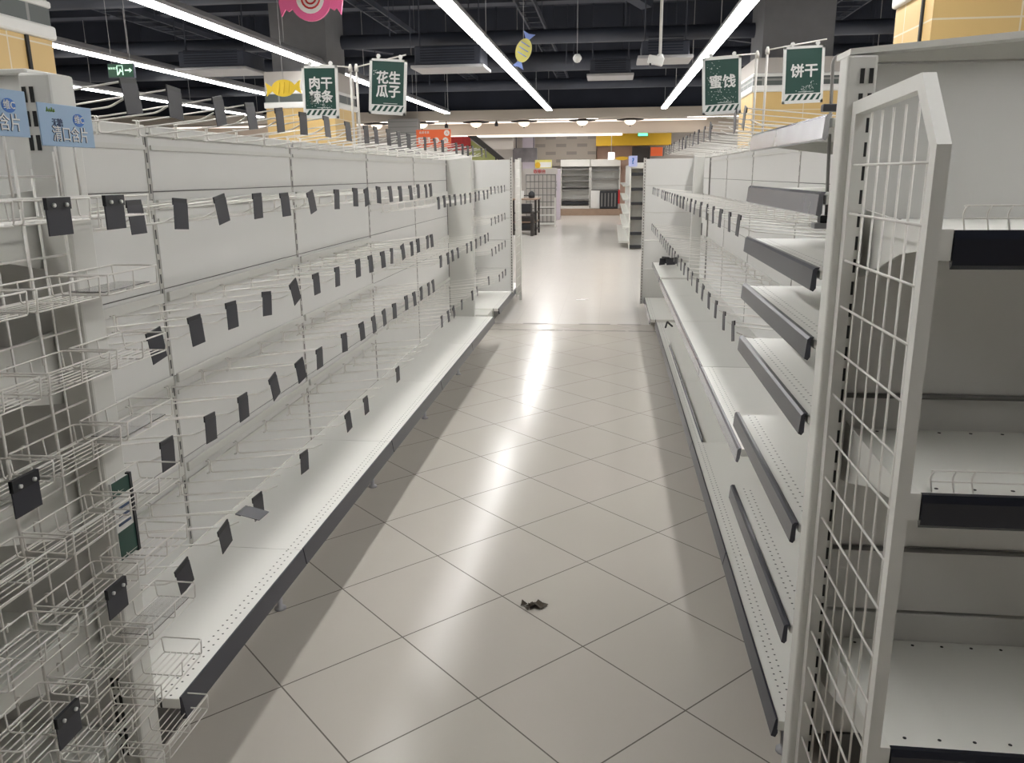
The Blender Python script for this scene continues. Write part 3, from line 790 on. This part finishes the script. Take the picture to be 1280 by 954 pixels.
def ac(x0, x1, y0, y1, z0, z1, label):
    t = thing('fan_coil_unit', label, 'air conditioner', ((x0 + x1) / 2, (y0 + y1) / 2, z0))
    MB().box(x0, x1, y0, y1, z0, z1, 0, .02).build('casing', M_duct, t)
    MB().box(x0 - .06, x1 + .06, y0 - .05, y1, z0 - .05, z0, 0, .01).build('drip_tray', M_galv, t)
    g = MB()
    for q in range(6): g.box(x0 + .1, x1 - .1, y0 - .012, y0, z0 + .06 + q * .04, z0 + .075 + q * .04)
    g.build('grille', M_ceil, t)
    for xx in (x0 + .05, x1 - .05): MB().tube([(xx, y0 + .2, z1), (xx, y0 + .2, 5.3)], .012, 5).build('hanger_rod', M_duct, t)
ac(-3.25, -2.15, 14, 14.8, 3.36, 3.66, 'grey air handling box between the two lamps left of the middle')
ac(-7.35, -6.2, 14, 14.9, 3.42, 3.68, 'grey air handling box above the far left lamps')
ac(.45, 1.2, 14, 14.8, 3.42, 3.64, 'grey air handling box behind the security camera')
ac(-.45, .35, 17, 17.8, 3.5, 3.75, 'dark air handling box above the white ceiling ball')
rr = random.Random(3)
for k in range(34):
    x, y = rr.uniform(-11, 6), rr.choice((9.0, 10.4, 12.6, 14.0, 16.1, 17.3, 19.3, 21.2, 24.3)) + rr.uniform(-.1, .1)
    o = MB().tube([(x, y, rr.uniform(3.55, 4.2)), (x + rr.uniform(-.05, .05), y, 5.3)], .008, 5).build('hanger_rod', M_duct)
    tag(o, 'thin dark rod hanging under the dark ceiling', 'rod', 'hanger rods')
for x, y, z, a, p, L in ((-6.6, 10.8, 4.6, .3, .15, 1.6), (-3.6, 11.9, 4.45, -.5, -.2, .9), (-7.2, 17, 4.3, .2, -.2, 1.6), (-.6, 14, 4.4, .7, .3, 1.3), (1.9, 19.5, 4.4, -.4, .2, 1.6), (-7.2, 20, 4.55, .4, .1, 2.0)):
    o = MB().box(x, x + L, y, y + .25, z, z + .2).build('duct_piece', M_duct)
    o.rotation_euler = (0, p, a)
    tag(o, 'dark branch duct slanting under the dark ceiling', 'duct', 'branch ducts')

# ------------------------------------------------------------------ columns
def column(x0, x1, y0, y1, zt, bands, label, conc=True):
    t = thing('column', label, 'column', ((x0 + x1) / 2, (y0 + y1) / 2, 0))
    zg0, zg1 = bands
    MB().box(x0, x1, y0, y1, 0, zg0 - .10, 0).build('tiled_shaft', M_yt, t)
    MB().box(x0 - .03, x1 + .03, y0 - .03, y1 + .03, zg0 - .10, zg0, 0, .02).box(x0 - .02, x1 + .02, y0 - .02, y1 + .02, zg1, zg1 + .05, 0, .015).build('white_moulding', M_card, t)
    MB().box(x0 - .005, x1 + .005, y0 - .005, y1 + .005, zg0, zg1).build('dark_band', M_band, t)
    MB().box(x0, x1, y0, y1, zg1 + .05, zt).build('white_head', M_wallw, t)
    if conc: MB().box(x0 + .12, x1 - .12, y0 + .12, y1 - .12, zt, 5.3).build('concrete_shaft', M_conc, t)
    return t
M_band = tiles_mat('patterned_dark_band', (0.09, 0.105, 0.10), (0.25, 0.25, 0.24), .42, .5, .03)
column(-5.86, -4.66, 14, 15.2, 3.32, (2.83, 2.96), 'yellow tiled column with a green band, behind the leftmost green sign')
column(2.22, 3.54, 14, 15.4, 3.34, (2.93, 3.06), 'yellow tiled column with a dark band, behind the rightmost green sign')
t = column(-5.4, -4.12, 4.9, 6.0, 4.3, (2.69, 2.81), 'yellow tiled column at the left edge behind the end unit', False)
MB().box(-4.12, -4.105, 5.70, 5.73, 1.5, 2.59).build('dark_joint', M_dark, t)
t = column(2.06, 3.3, 6.0, 6.75, 4.3, (2.85, 2.95), 'yellow tiled column at the right edge above the end unit', False)
MB().box(2.045, 2.06, 6.16, 6.19, 1.5, 2.75).build('dark_joint', M_dark, t)

# ------------------------------------------------------------------ hanging decorations
def wires(t, pts, nm='hanging_wire'):
    m = MB()
    for p in pts: m.tube([p, (p[0], p[1], 5.3)], .003, 4)
    m.build(nm, M_galv, t)
# pink lollipop-like sweet
t = thing('hanging_sweet_sign', 'pink swirled sweet hanging at the top edge left of the middle', 'decoration', (-2.83, 8.0, 3.0))
cx, cz, R = -2.83, 3.22, .20
pl = [(cx + R * math.cos(a), cz + R * math.sin(a)) for a in [k * math.pi / 16 for k in range(32)]]
m = MB().prism(pl, 'y', 7.985, 8.015)
for sgn in (-1, 1):
    m.prism([(cx + sgn * .15, cz + .03), (cx + sgn * .29, cz + .16), (cx + sgn * .31, cz - .03), (cx + sgn * .29, cz - .15), (cx + sgn * .25, cz - .09), (cx + sgn * .22, cz - .11), (cx + sgn * .17, cz - .08)], 'y', 7.988, 8.012)
m.build('pink_shape', M_pink, t)
MB().lathe([(.135, 0), (.135, .006)], (cx, 7.979, cz), 'y', 24).build('white_disc', M_card, t)
sp = [(cx + (.02 + .09 * k / 40) * math.cos(k * .36), 7.974, cz + (.02 + .09 * k / 40) * math.sin(k * .36)) for k in range(41)]
MB().tube(sp, .009, 6).build('red_swirl', M_red, t)
wires(t, [(cx - .1, 8, cz + .16), (cx + .1, 8, cz + .16)])
def sweet(x, y, z, r, ang, mbody, mend, label):
    t = thing('hanging_sweet_sign', label, 'decoration', (x, y, z - r))
    ca, sa = math.cos(ang), math.sin(ang)
    tr = lambda p: (x + p[0] * ca - p[1] * sa, z + p[0] * sa + p[1] * ca)
    MB().prism([tr((1.15 * r * math.cos(k * math.pi / 12), .78 * r * math.sin(k * math.pi / 12))) for k in range(24)], 'y', y - .015, y + .015).build('sweet', mbody, t)
    for s_ in (-1, 1): MB().prism([tr(p) for p in ((s_ * r * .98, 0.08 * r), (s_ * r * 1.75, .62 * r), (s_ * r * 1.62, 0), (s_ * r * 1.75, -.62 * r), (s_ * r * .98, -.08 * r))], 'y', y - .012, y + .012).build('wrapper_end', mend, t)
    m = MB()
    for q in (-.4, .1, .6): m.tube([(tr((q * r - .1 * r, -.5 * r))[0], y - .016, tr((q * r - .1 * r, -.5 * r))[1]), (tr((q * r + .1 * r, .5 * r))[0], y - .016, tr((q * r + .1 * r, .5 * r))[1])], .006, 5)
    m.build('stripe', mend, t)
    wires(t, [(x, y, z + .5 * r)])
sweet(-1.03, 10, 2.99, .115, 1.22, M_pastel, M_candyb, 'small yellow and blue wrapped sweet hanging between the two middle lamps')
sweet(-3.95, 10, 2.64, .125, .05, M_candyy, M_candyy, 'yellow wrapped sweet hanging in front of the left yellow column')

# security camera, ball, exit sign
t = thing('security_camera', 'white security camera on a long rod between lamp and right sign', 'camera', (.50, 10, 2.78))
MB().tube([(.53, 10, 2.88), (.53, 10, 5.3)], .018, 8).lathe([(.05, 0), (.03, .05)], (.53, 10, 2.86), n=12).build('rod', M_card, t)
m = MB().box(-.09, .09, -.04, .04, -.045, .045, 0, .012)
o = m.build('camera_body', M_card, t, None); o.data.transform(Matrix.Translation(world(t))); o.data.transform(Matrix.Rotation(.25, 4, 'Y')); o.location = (-.02, -.03, .06)
MB().lathe([(.032, 0), (.032, .02)], (.41, 9.97, 2.81), 'x', 12).build('lens', M_tag, t)
t = thing('ceiling_ball', 'small white ball hanging by a wire above the aisle centre', 'detector', (-.41, 10, 2.85))
MB().lathe([(.005, -.05), (.03, -.042), (.05, -.01), (.05, .01), (.03, .042), (.005, .05)], (-.41, 10, 2.89), n=16).build('ball', M_card, t)
wires(t, [(-.41, 10, 2.94)])
t = thing('exit_sign', 'green exit sign with an arrow hanging over the left lamps', 'sign', (-6.0, 10, 2.88))
MB().box(-6.17, -5.83, 9.98, 10.02, 2.80, 2.97, 0, .004).build('housing', M_duct, t)
MB().box(-6.16, -5.84, 9.972, 9.98, 2.81, 2.96).build('green_face', emis('exit_face', (.02, .07, .04), .12), t)
m = MB().prism([(-5.94, 2.878), (-5.88, 2.878), (-5.88, 2.86), (-5.85, 2.886), (-5.88, 2.912), (-5.88, 2.894), (-5.94, 2.894)], 'y', 9.965, 9.972)
m.tube([(-6.04, 9.968, 2.83), (-6.04, 9.968, 2.94), (-5.97, 9.968, 2.94), (-5.97, 9.968, 2.83)], .006, 5)
m.tube([(-6.03, 9.968, 2.84), (-6.01, 9.968, 2.87), (-6.0, 9.968, 2.90), (-5.985, 9.968, 2.87)], .008, 5)
lettering(m, '安全出口', (-6.10, 9.968, 2.91), (1, 0, 0), (0, 0, 1), .028)
m.build('arrow_and_figure', emis('exit_glow', (.6, .9, .7), .4), t)
wires(t, [(-6.12, 10, 2.97), (-5.88, 10, 2.97)])

# ------------------------------------------------------------------ far part of the store
def dome(x, z, label):
    t = thing('dome_ceiling_light', label, 'ceiling light', (x, 27, z), 'ornate ceiling lamps')
    MB().lathe([(.30, -.015), (.42, 0), (.42, .02), (.12, .06), (.05, .12)], (x, 27, z), n=24).build('metal_plate', M_blackwood, t)
    MB().lathe([(.02, -.15), (.10, -.13), (.17, -.07), (.19, 0.0)], (x, 27, z), n=20).build('glass_dome', E_dome, t)
    MB().lathe([(.018, -.19), (.025, -.17), (.012, -.15)], (x, 27, z), n=10).build('finial', M_tag, t)
    MB().tube([(x, 27, z + .1), (x, 27, 3.42)], .02, 6).build('stem', M_kick, t)
for x, nm in ((-7.6, 'leftmost, behind the left signs'), (-6.1, 'second from the left'), (-4.33, 'third from the left'), (-2.78, 'above the far shop wall'), (-.93, 'second from the right'), (.57, 'rightmost')):
    dome(x, 3.225, 'glowing dome lamp with a dark plate under the far bulkhead, ' + nm)
t = thing('cove_light', 'glowing cove strip behind the bulkhead of the far area', 'ceiling light', (-3.5, 29.6, 3.36))
MB().box(-16, 3.2, 29.55, 29.85, 3.36, 3.40).build('glow_strip', E_cove, t)
MB().box(-16, 3.2, 29.5, 29.9, 3.40, 3.42).build('channel', M_card, t)
t = thing('strip_light', 'thin glowing line under the beige fascia of the far area', 'ceiling light', (-3.5, 30.1, 2.89))
MB().box(-7.5, .37, 29.97, 30.2, 2.925, 2.955).build('glow_line', emis('line_glow', (1, .95, .92), 1.0), t)
MB().box(-7.5, .37, 30.2, 30.3, 2.90, 2.97).build('channel', M_card, t)
for x, nm in ((-4.45, 'to the left'), (-3.47, 'between two dome lamps')):
    pass
for x, y, z, nm in ((-3.6, 26.5, 3.08, 'left of the aisle centre'), (-5.2, 26.5, 3.05, 'behind the orange sign')):
    t = thing('spot_lamp', 'small black spot lamp hanging under the bulkhead, ' + nm, 'lamp', (x, y, z))
    MB().lathe([(.05, 0), (.06, .03), (.05, .10), (.02, .14)], (x, y, z), n=12).build('head', M_tag, t)
    MB().tube([(x, y, z + .14), (x, y, 3.42)], .012, 6).build('rod', M_tag, t)
tag(MB().box(-6.85, -5.93, 25.6, 26.0, 0, 3.29).build('wood_clad_pillar', M_planks), 'grey plank-clad pillar under the bulkhead behind the second green sign', 'pillar')
for y, nm in ((28.2, 'between bulkhead and fascia'), (32.0, 'before the far wall shelving')):  # added panel lamps, out of sight behind the fascias, to brighten the far area
    for x in (-7, -1.6, 3.6):
        t = thing('added_fill_light', 'added unseen fill lamp under the low ceiling, ' + nm, 'ceiling light', (x, y, 3.39), 'added fill lamps of the far area')
        MB().box(x - 1.2, x + 1.2, y - .3, y + .3, 3.385, 3.42).build('frame', M_card, t)
        MB().box(x - 1.15, x + 1.15, y - .25, y + .25, 3.375, 3.39).build('diffuser', E_fill, t)
# far wall sections
struct('trim_10', MB().box(-3.06, -.6, 33.9, 34.4, 1.92, 3.42), M_check, 'beige wall section with grey tiles')
struct('trim_11', MB().box(-3.56, -3.06, 33.95, 34.4, 0, 3.2), M_lavender)
struct('trim_12', MB().box(-.58, 1.0, 34.2, 34.4, 0, 2.7), M_pinkw)
tag(MB().box(-.6, 2.3, 33.3, 33.9, 2.66, 3.14).build('yellow_beam', M_yel), 'yellow beam over the far right corner of the store', 'beam')
tag(MB().box(.82, 1.5, 33.4, 33.9, 1.95, 2.62).build('brown_cabinet', M_blackwood), 'dark brown box under the yellow beam', 'cabinet')
tag(MB().box(1.52, 1.98, 33.3, 33.5, 2.25, 2.58).build('orange_panel', M_orange), 'orange panel under the yellow beam at the right', 'sign')
t = thing('lit_sign', 'small glowing white panel hanging in front of the pink far wall', 'sign', (0, 33, 2.13))
MB().box(-.12, .13, 32.98, 33.02, 2.14, 2.40).build('panel', E_white, t); MB().tube([(0, 33, 2.40), (0, 33, 3.42)], .012, 5).build('rod', M_card, t)
tag(MB().prism([(.41 + .25 * math.cos(k * .4), 2.17 + .07 * math.sin(k * .4)) for k in range(16)], 'y', 33.0, 33.04).build('oval_sign', M_yel), 'small yellow oval sign beside the glowing white panel', 'sign')
t = thing('exit_sign', 'small glowing green sign in front of the yellow beam', 'sign', (1.2, 33.1, 2.98))
MB().box(1.0, 1.4, 33.1, 33.16, 2.98, 3.12).build('housing', M_duct, t); MB().box(1.02, 1.38, 33.08, 33.1, 3.0, 3.1).build('green_face', E_exit, t); MB().tube([(1.2, 33.13, 3.12), (1.2, 33.13, 3.42)], .015, 6).build('rod', M_duct, t)
t = thing('picture_board', 'grey picture board hanging left of the tiled far wall', 'sign', (-3.17, 31.1, 2.04))
MB().box(-3.62, -2.72, 31.0, 31.2, 2.04, 2.55, 0, .01).build('board', mat('grey_picture', (0.16, 0.15, 0.16), .4, var=.7, scale=3), t)
MB().tube([(-3.5, 31.1, 2.55), (-3.5, 31.1, 3.42)], .015, 6).build('rod', M_duct, t); MB().tube([(-2.85, 31.1, 2.55), (-2.85, 31.1, 3.42)], .015, 6).build('rod', M_duct, t)

def wall_unit(x0, x1, y0, zt, zs, label):
    t = thing('wall_shelving', label, 'shelving', ((x0 + x1) / 2, y0 + .2, .25))
    MB().box(x0, x1, y0 + .45, y0 + .5, .25, zt).build('back_panel', M_panel, t)
    MB().box(x0, x1, y0, y0 + .5, zt, zt + .27, 0, .01).build('header', M_white, t)
    for x in (x0, x1 - .04): MB().box(x, x + .04, y0 + .04, y0 + .5, .25, zt).build('side_panel', M_white, t)
    for z in zs:
        s = MB().box(x0 + .04, x1 - .04, y0 + .02, y0 + .45, z - .03, z).build('shelf', M_shelf, t)
        MB().box(x0 + .04, x1 - .04, y0, y0 + .02, z - .05, z + .01).build('price_rail', M_kick, s)
    MB().box(x0, x1, y0, y0 + .5, .25, .36).build('base', M_white, t)
    return t
t = wall_unit(-1.99, -.82, 33.4, 1.88, (.62, 1.0, 1.12, 1.35, 1.58, 1.80), 'white empty wall shelving with six shelves in the far left part')
MB().box(-1.94, -.87, 33.38, 33.42, .42, .54).build('dark_drawer', M_tag, t)
wall_unit(-.80, .37, 33.4, 1.88, (1.0, 1.42, 1.74), 'white empty wall shelving with three shelves, right of the first unit')
tag(MB().box(-2.0, .40, 33.0, 33.95, 0, .245, 0, .01).build('display_plinth', M_wood), 'low brown plinth carrying the far wall shelving', 'plinth')
tag(MB().box(-.78, -.42, 33.2, 33.38, .26, .95, 0, .01).build('white_carton', M_card), 'white upright carton on the plinth beside the dark crate', 'box')
t = thing('dark_crate', 'dark glossy crate on the plinth under the right far shelving', 'box', (-.02, 33.2, .25))
MB().box(-.42, .30, 33.05, 33.38, .26, .93, 0, .02).build('body', M_tag, t)
m = MB()
for k in range(5): m.box(-.36 + k * .13, -.31 + k * .13, 33.03, 33.05, .34, .86)
m.build('light_ribs', M_kick, t)
tag(MB().box(.30, .37, 33.0, 33.38, .45, .98, 0, .01).build('red_carton', M_red), 'narrow red carton next to the dark crate', 'box')
t = thing('white_pillar', 'slim white pillar with small grey writing beside the far grid', 'pillar', (-1.9, 30, 0))
MB().box(-2.13, -1.80, 30.0, 30.3, 0, 1.78, 0, .01).build('shaft', M_lavender, t)
m = MB(); lettering(m, '收\n银\n台', (-1.96, 29.99, 1.2), (1, 0, 0), (0, 0, 1), .11); m.build('lettering', M_kick, t)
# wire grid display and dark table
t = thing('grid_display', 'white wire grid stand with two low shelves behind the dark table', 'display stand', (-2.15, 26, 0))
m = MB()
for k in range(8): m.tube([(-2.62 + k * .13, 26, .1), (-2.62 + k * .13, 26, 1.60)], .012, 5)
for k in range(8): m.tube([(-2.62, 26, .15 + k * .205), (-1.71, 26, .15 + k * .205)], .012, 5)
m.build('grid', M_kick, t)
m = MB()
for z in (.12, .38, .62): m.box(-2.3, -1.70, 25.7, 26, z - .03, z)
for x in (-2.3, -1.72): m.box(x, x + .03, 25.7, 26, 0, .9)
m.build('shelf_frame', M_white, t)
MB().box(-2.7, -1.65, 26.02, 26.08, 1.60, 1.78).build('header', M_wallw, t)
m = MB(); lettering(m, '收银台', (-2.2, 26.0, 1.68), (1, 0, 0), (0, 0, 1), .13); m.build('lettering', M_red, t)
tag(MB().box(-3.6, -1.75, 27.0, 27.1, 0, 1.72).build('partition', M_wallw), 'plain pale partition behind the wire grid stand', 'partition')
t = thing('display_table', 'dark brown display table with open shelves beyond the left shelving', 'table', (-2.25, 22.8, 0))
for (x, y) in ((-2.62, 22.3), (-2.02, 22.3), (-2.62, 23.3), (-2.02, 23.3)): MB().box(x, x + .05, y, y + .05, 0, .93).build('leg', M_blackwood, t)
MB().box(-2.64, -1.95, 22.25, 23.4, .93, .97, 0, .005).build('tabletop', M_wood, t)
for z in (.15, .36, .60): MB().box(-2.6, -1.99, 22.3, 23.35, z - .03, z).build('shelf', M_wood if z == .36 else M_blackwood, t)
MB().box(-2.10, -2.03, 21.9, 22.3, .0, .58, 0, .01).build('open_door', M_blackwood, t)
for z, h, nm, c in ((.60, .22, 'black box on the upper shelf of the dark table', M_tag), (.36, .12, 'black tray on the middle shelf of the dark table', M_blackwood), (.15, .16, 'dark box on the bottom shelf of the dark table', M_tag)):
    tag(MB().box(-2.55, -2.14, 22.35, 22.9, z + .001, z + h, 0, .01).build('storage_box', c), nm, 'box')
t = thing('black_kettle', 'small black pot standing on the dark table', 'pot', (-2.15, 22.8, .971))
MB().lathe([(.07, 0), (.09, .03), (.085, .13), (.05, .17), (.015, .19)], (-2.15, 22.8, .971), n=16).build('pot_body', M_tag, t)
MB().tube([(-2.20, 22.8, 1.02), (-2.30, 22.8, 1.05), (-2.38, 22.8, 1.03)], .012, 6).build('handle', M_tag, t)
tag(MB().box(-2.52, -2.34, 22.5, 22.56, .971, 1.17, 0, .005).build('white_box', M_card), 'white card box at the left end of the dark table', 'box')
t = thing('yellow_sign', 'small yellow and white sign on a stalk above the wire grid stand', 'sign', (-2.42, 30, 1.75))
MB().box(-2.70, -2.10, 29.98, 30.02, 1.80, 2.10).build('board', M_pastel, t); MB().box(-2.52, -2.12, 29.96, 29.98, 1.84, 2.02).build('white_print', M_card, t)
MB().lathe([(.10, 0), (.10, .02)], (-2.6, 29.95, 1.92), 'y', 14).build('orange_spot', M_yel, t); MB().tube([(-2.4, 30, 1.80), (-2.4, 30, 1.2)], .012, 5).build('stalk', M_card, t)

# second right gondola, farther down
t = thing('gondola_end_unit', 'distant white end unit with five dark shelf rails, past the right cross panel', 'shelving', (.55, 18.2, 0))
MB().box(.43, .72, 18.35, 18.4, .05, 1.80).build('back_panel', M_panel, t)
for x in (.41, .70): MB().box(x, x + .02, 18.0, 18.4, 0, 1.80).build('side_panel', M_white, t)
MB().box(.41, .72, 18.0, 18.4, 1.70, 1.82, 0, .005).build('header', M_white, t)
for z in (1.60, 1.29, .99, .68, .36, .08):
    s = MB().box(.43, .70, 18.02, 18.35, z - .05, z - .02).build('shelf', M_shelf, t)
    MB().box(.435, .695, 18.0, 18.02, z - .05, z + .015).build('price_rail', M_tag, s)
t = thing('distant_gondola', 'distant white shelving side facing the aisle, behind the dark-railed end unit', 'shelving', (.42, 21, 0))
MB().box(.42, .72, 18.45, 24.5, 0, 1.80).build('body', M_white, t)
for z in (1.35, 1.05, .75, .45): 
    MB().box(.28, .42, 18.45, 24.5, z - .03, z).build('shelf', M_shelf, t)
MB().box(.20, .42, 18.45, 24.5, .10, .14).build('base_shelf', M_shelf, t)
t = thing('question_card', 'small pale blue card with a question mark on top of the distant end unit', 'sign', (.48, 17.95, 1.82))
MB().box(.37, .55, 17.96, 17.98, 1.74, 1.96).build('card', mat('pale_lilac_card', (.45, .5, .8), .5), t)
m = MB(); lettering(m, '?', (.46, 17.955, 1.85), (1, 0, 0), (0, 0, 1), .17, bold=.03); m.build('lettering', M_blue, t)

# wire side rack behind the left cross panel
t = thing('side_rack', 'white wire rack on the end of the left shelving past the cross panel', 'display stand', (-1.15, 10.6, 0))
m = MB()
for k in range(6): m.tube([(-1.15, 10.1 + k * .09, .1), (-1.15, 10.1 + k * .09, 1.78)], .005, 5)
for k in range(17): m.tube([(-1.15, 10.1, .12 + k * .103), (-1.15, 10.55, .12 + k * .103)], .004, 5)
m.build('grid', M_wire, t)
MB().box(-1.17, -1.13, 10.55, 10.59, 0, 1.8).build('post', M_white, t)

# orange promotion sign and things beyond the left shelving
t = thing('promotion_sign', 'orange sign with white discs hanging behind the left top hooks', 'sign', (-3.4, 16, 2.1))
MB().box(-3.73, -3.06, 15.98, 16.02, 2.12, 2.45).build('board', M_orange, t)
m = MB()
for (x, z) in ((-3.13, 2.385), (-3.16, 2.25), (-3.34, 2.25)): m.lathe([(.055, 0), (.055, .006)], (x, 15.972, z), 'y', 18)
m.box(-3.69, -3.46, 15.972, 15.98, 2.20, 2.31)
m.build('white_disc', M_card, t)
m = MB()
for (x, z) in ((-3.13, 2.385), (-3.16, 2.25), (-3.34, 2.25)): m.tube([(x - .02, 15.968, z - .02), (x, 15.968, z + .025), (x + .02, 15.968, z - .02)], .006, 5)
lettering(m, '全场', (-3.575, 15.968, 2.255), (1, 0, 0), (0, 0, 1), .09)
m.build('orange_figures', M_orange, t)
m = MB(); lettering(m, '会员专享', (-3.57, 15.97, 2.395), (1, 0, 0), (0, 0, 1), .05); m.build('small_lettering', M_card, t)
wires(t, [(-3.7, 16, 2.45), (-3.1, 16, 2.45)])
t = thing('market_stall', 'far stall with a dark sloping roof edge over red and lime panels', 'stall', (-4.5, 28, 0))
MB().prism([(-4.75, 2.86), (-4.45, 2.86), (-3.50, 2.10), (-3.72, 2.08)], 'y', 27.7, 27.9).build('sloping_roof_edge', M_blackwood, t)
MB().prism([(-4.62, 2.70), (-3.72, 2.08), (-4.80, 2.08), (-4.80, 2.70)], 'y', 27.95, 28.0).build('lime_panel', mat('lime_panel', (.42, .45, .16), .6), t)
MB().box(-5.45, -4.66, 27.8, 27.9, 2.38, 2.84).build('red_panel', M_red, t)
MB().box(-5.4, -3.8, 28.0, 28.1, 0, 2.4).build('back_board', M_wallw, t)
for x in (-5.4, -3.85): MB().box(x, x + .05, 27.9, 28.1, 0, 2.2).build('post', M_blackwood, t)

# ------------------------------------------------------------------ litter
t = MB()
rr = random.Random(11)
for k in range(9):
    a = rr.uniform(0, 6.28); r = rr.uniform(.008, .03); c = Vector((-.27 + rr.uniform(-.035, .035), 2.78 + rr.uniform(-.02, .02), .0))
    h = rr.uniform(.008, .02)
    t.add([c + Vector((r * math.cos(a), r * math.sin(a), .001)), c + Vector((r * math.cos(a + 1.6), r * math.sin(a + 1.6), h)), c + Vector((r * math.cos(a + 3.2), r * math.sin(a + 3.2), .002)), c + Vector((r * math.cos(a + 4.5), r * math.sin(a + 4.5), h * .6))], [(0, 1, 2, 3)])
o = t.build('crumpled_scrap', M_leaf)
md = o.modifiers.new('thick', 'SOLIDIFY'); md.thickness = .0015
tag(o, 'dark crumpled scrap lying on a floor tile in the aisle foreground', 'litter')
m = MB().tube(rounded([(.56, 7.95, RZ + .012), (.58, 8.02, RZ + .06), (.60, 8.08, RZ + .03), (.63, 8.02, RZ + .012)], .03, 4), .010, 6)
tag(m.build('dark_scrap', M_tag), 'dark curled scrap on the far right base shelf', 'litter')
m = MB().box(-.42, -.30, 10.6, 10.64, 0, .004).box(-.36, -.26, 10.66, 10.69, 0, .003)
tag(m.build('paper_scrap', M_card), 'flat white paper scrap far down the aisle floor', 'litter')
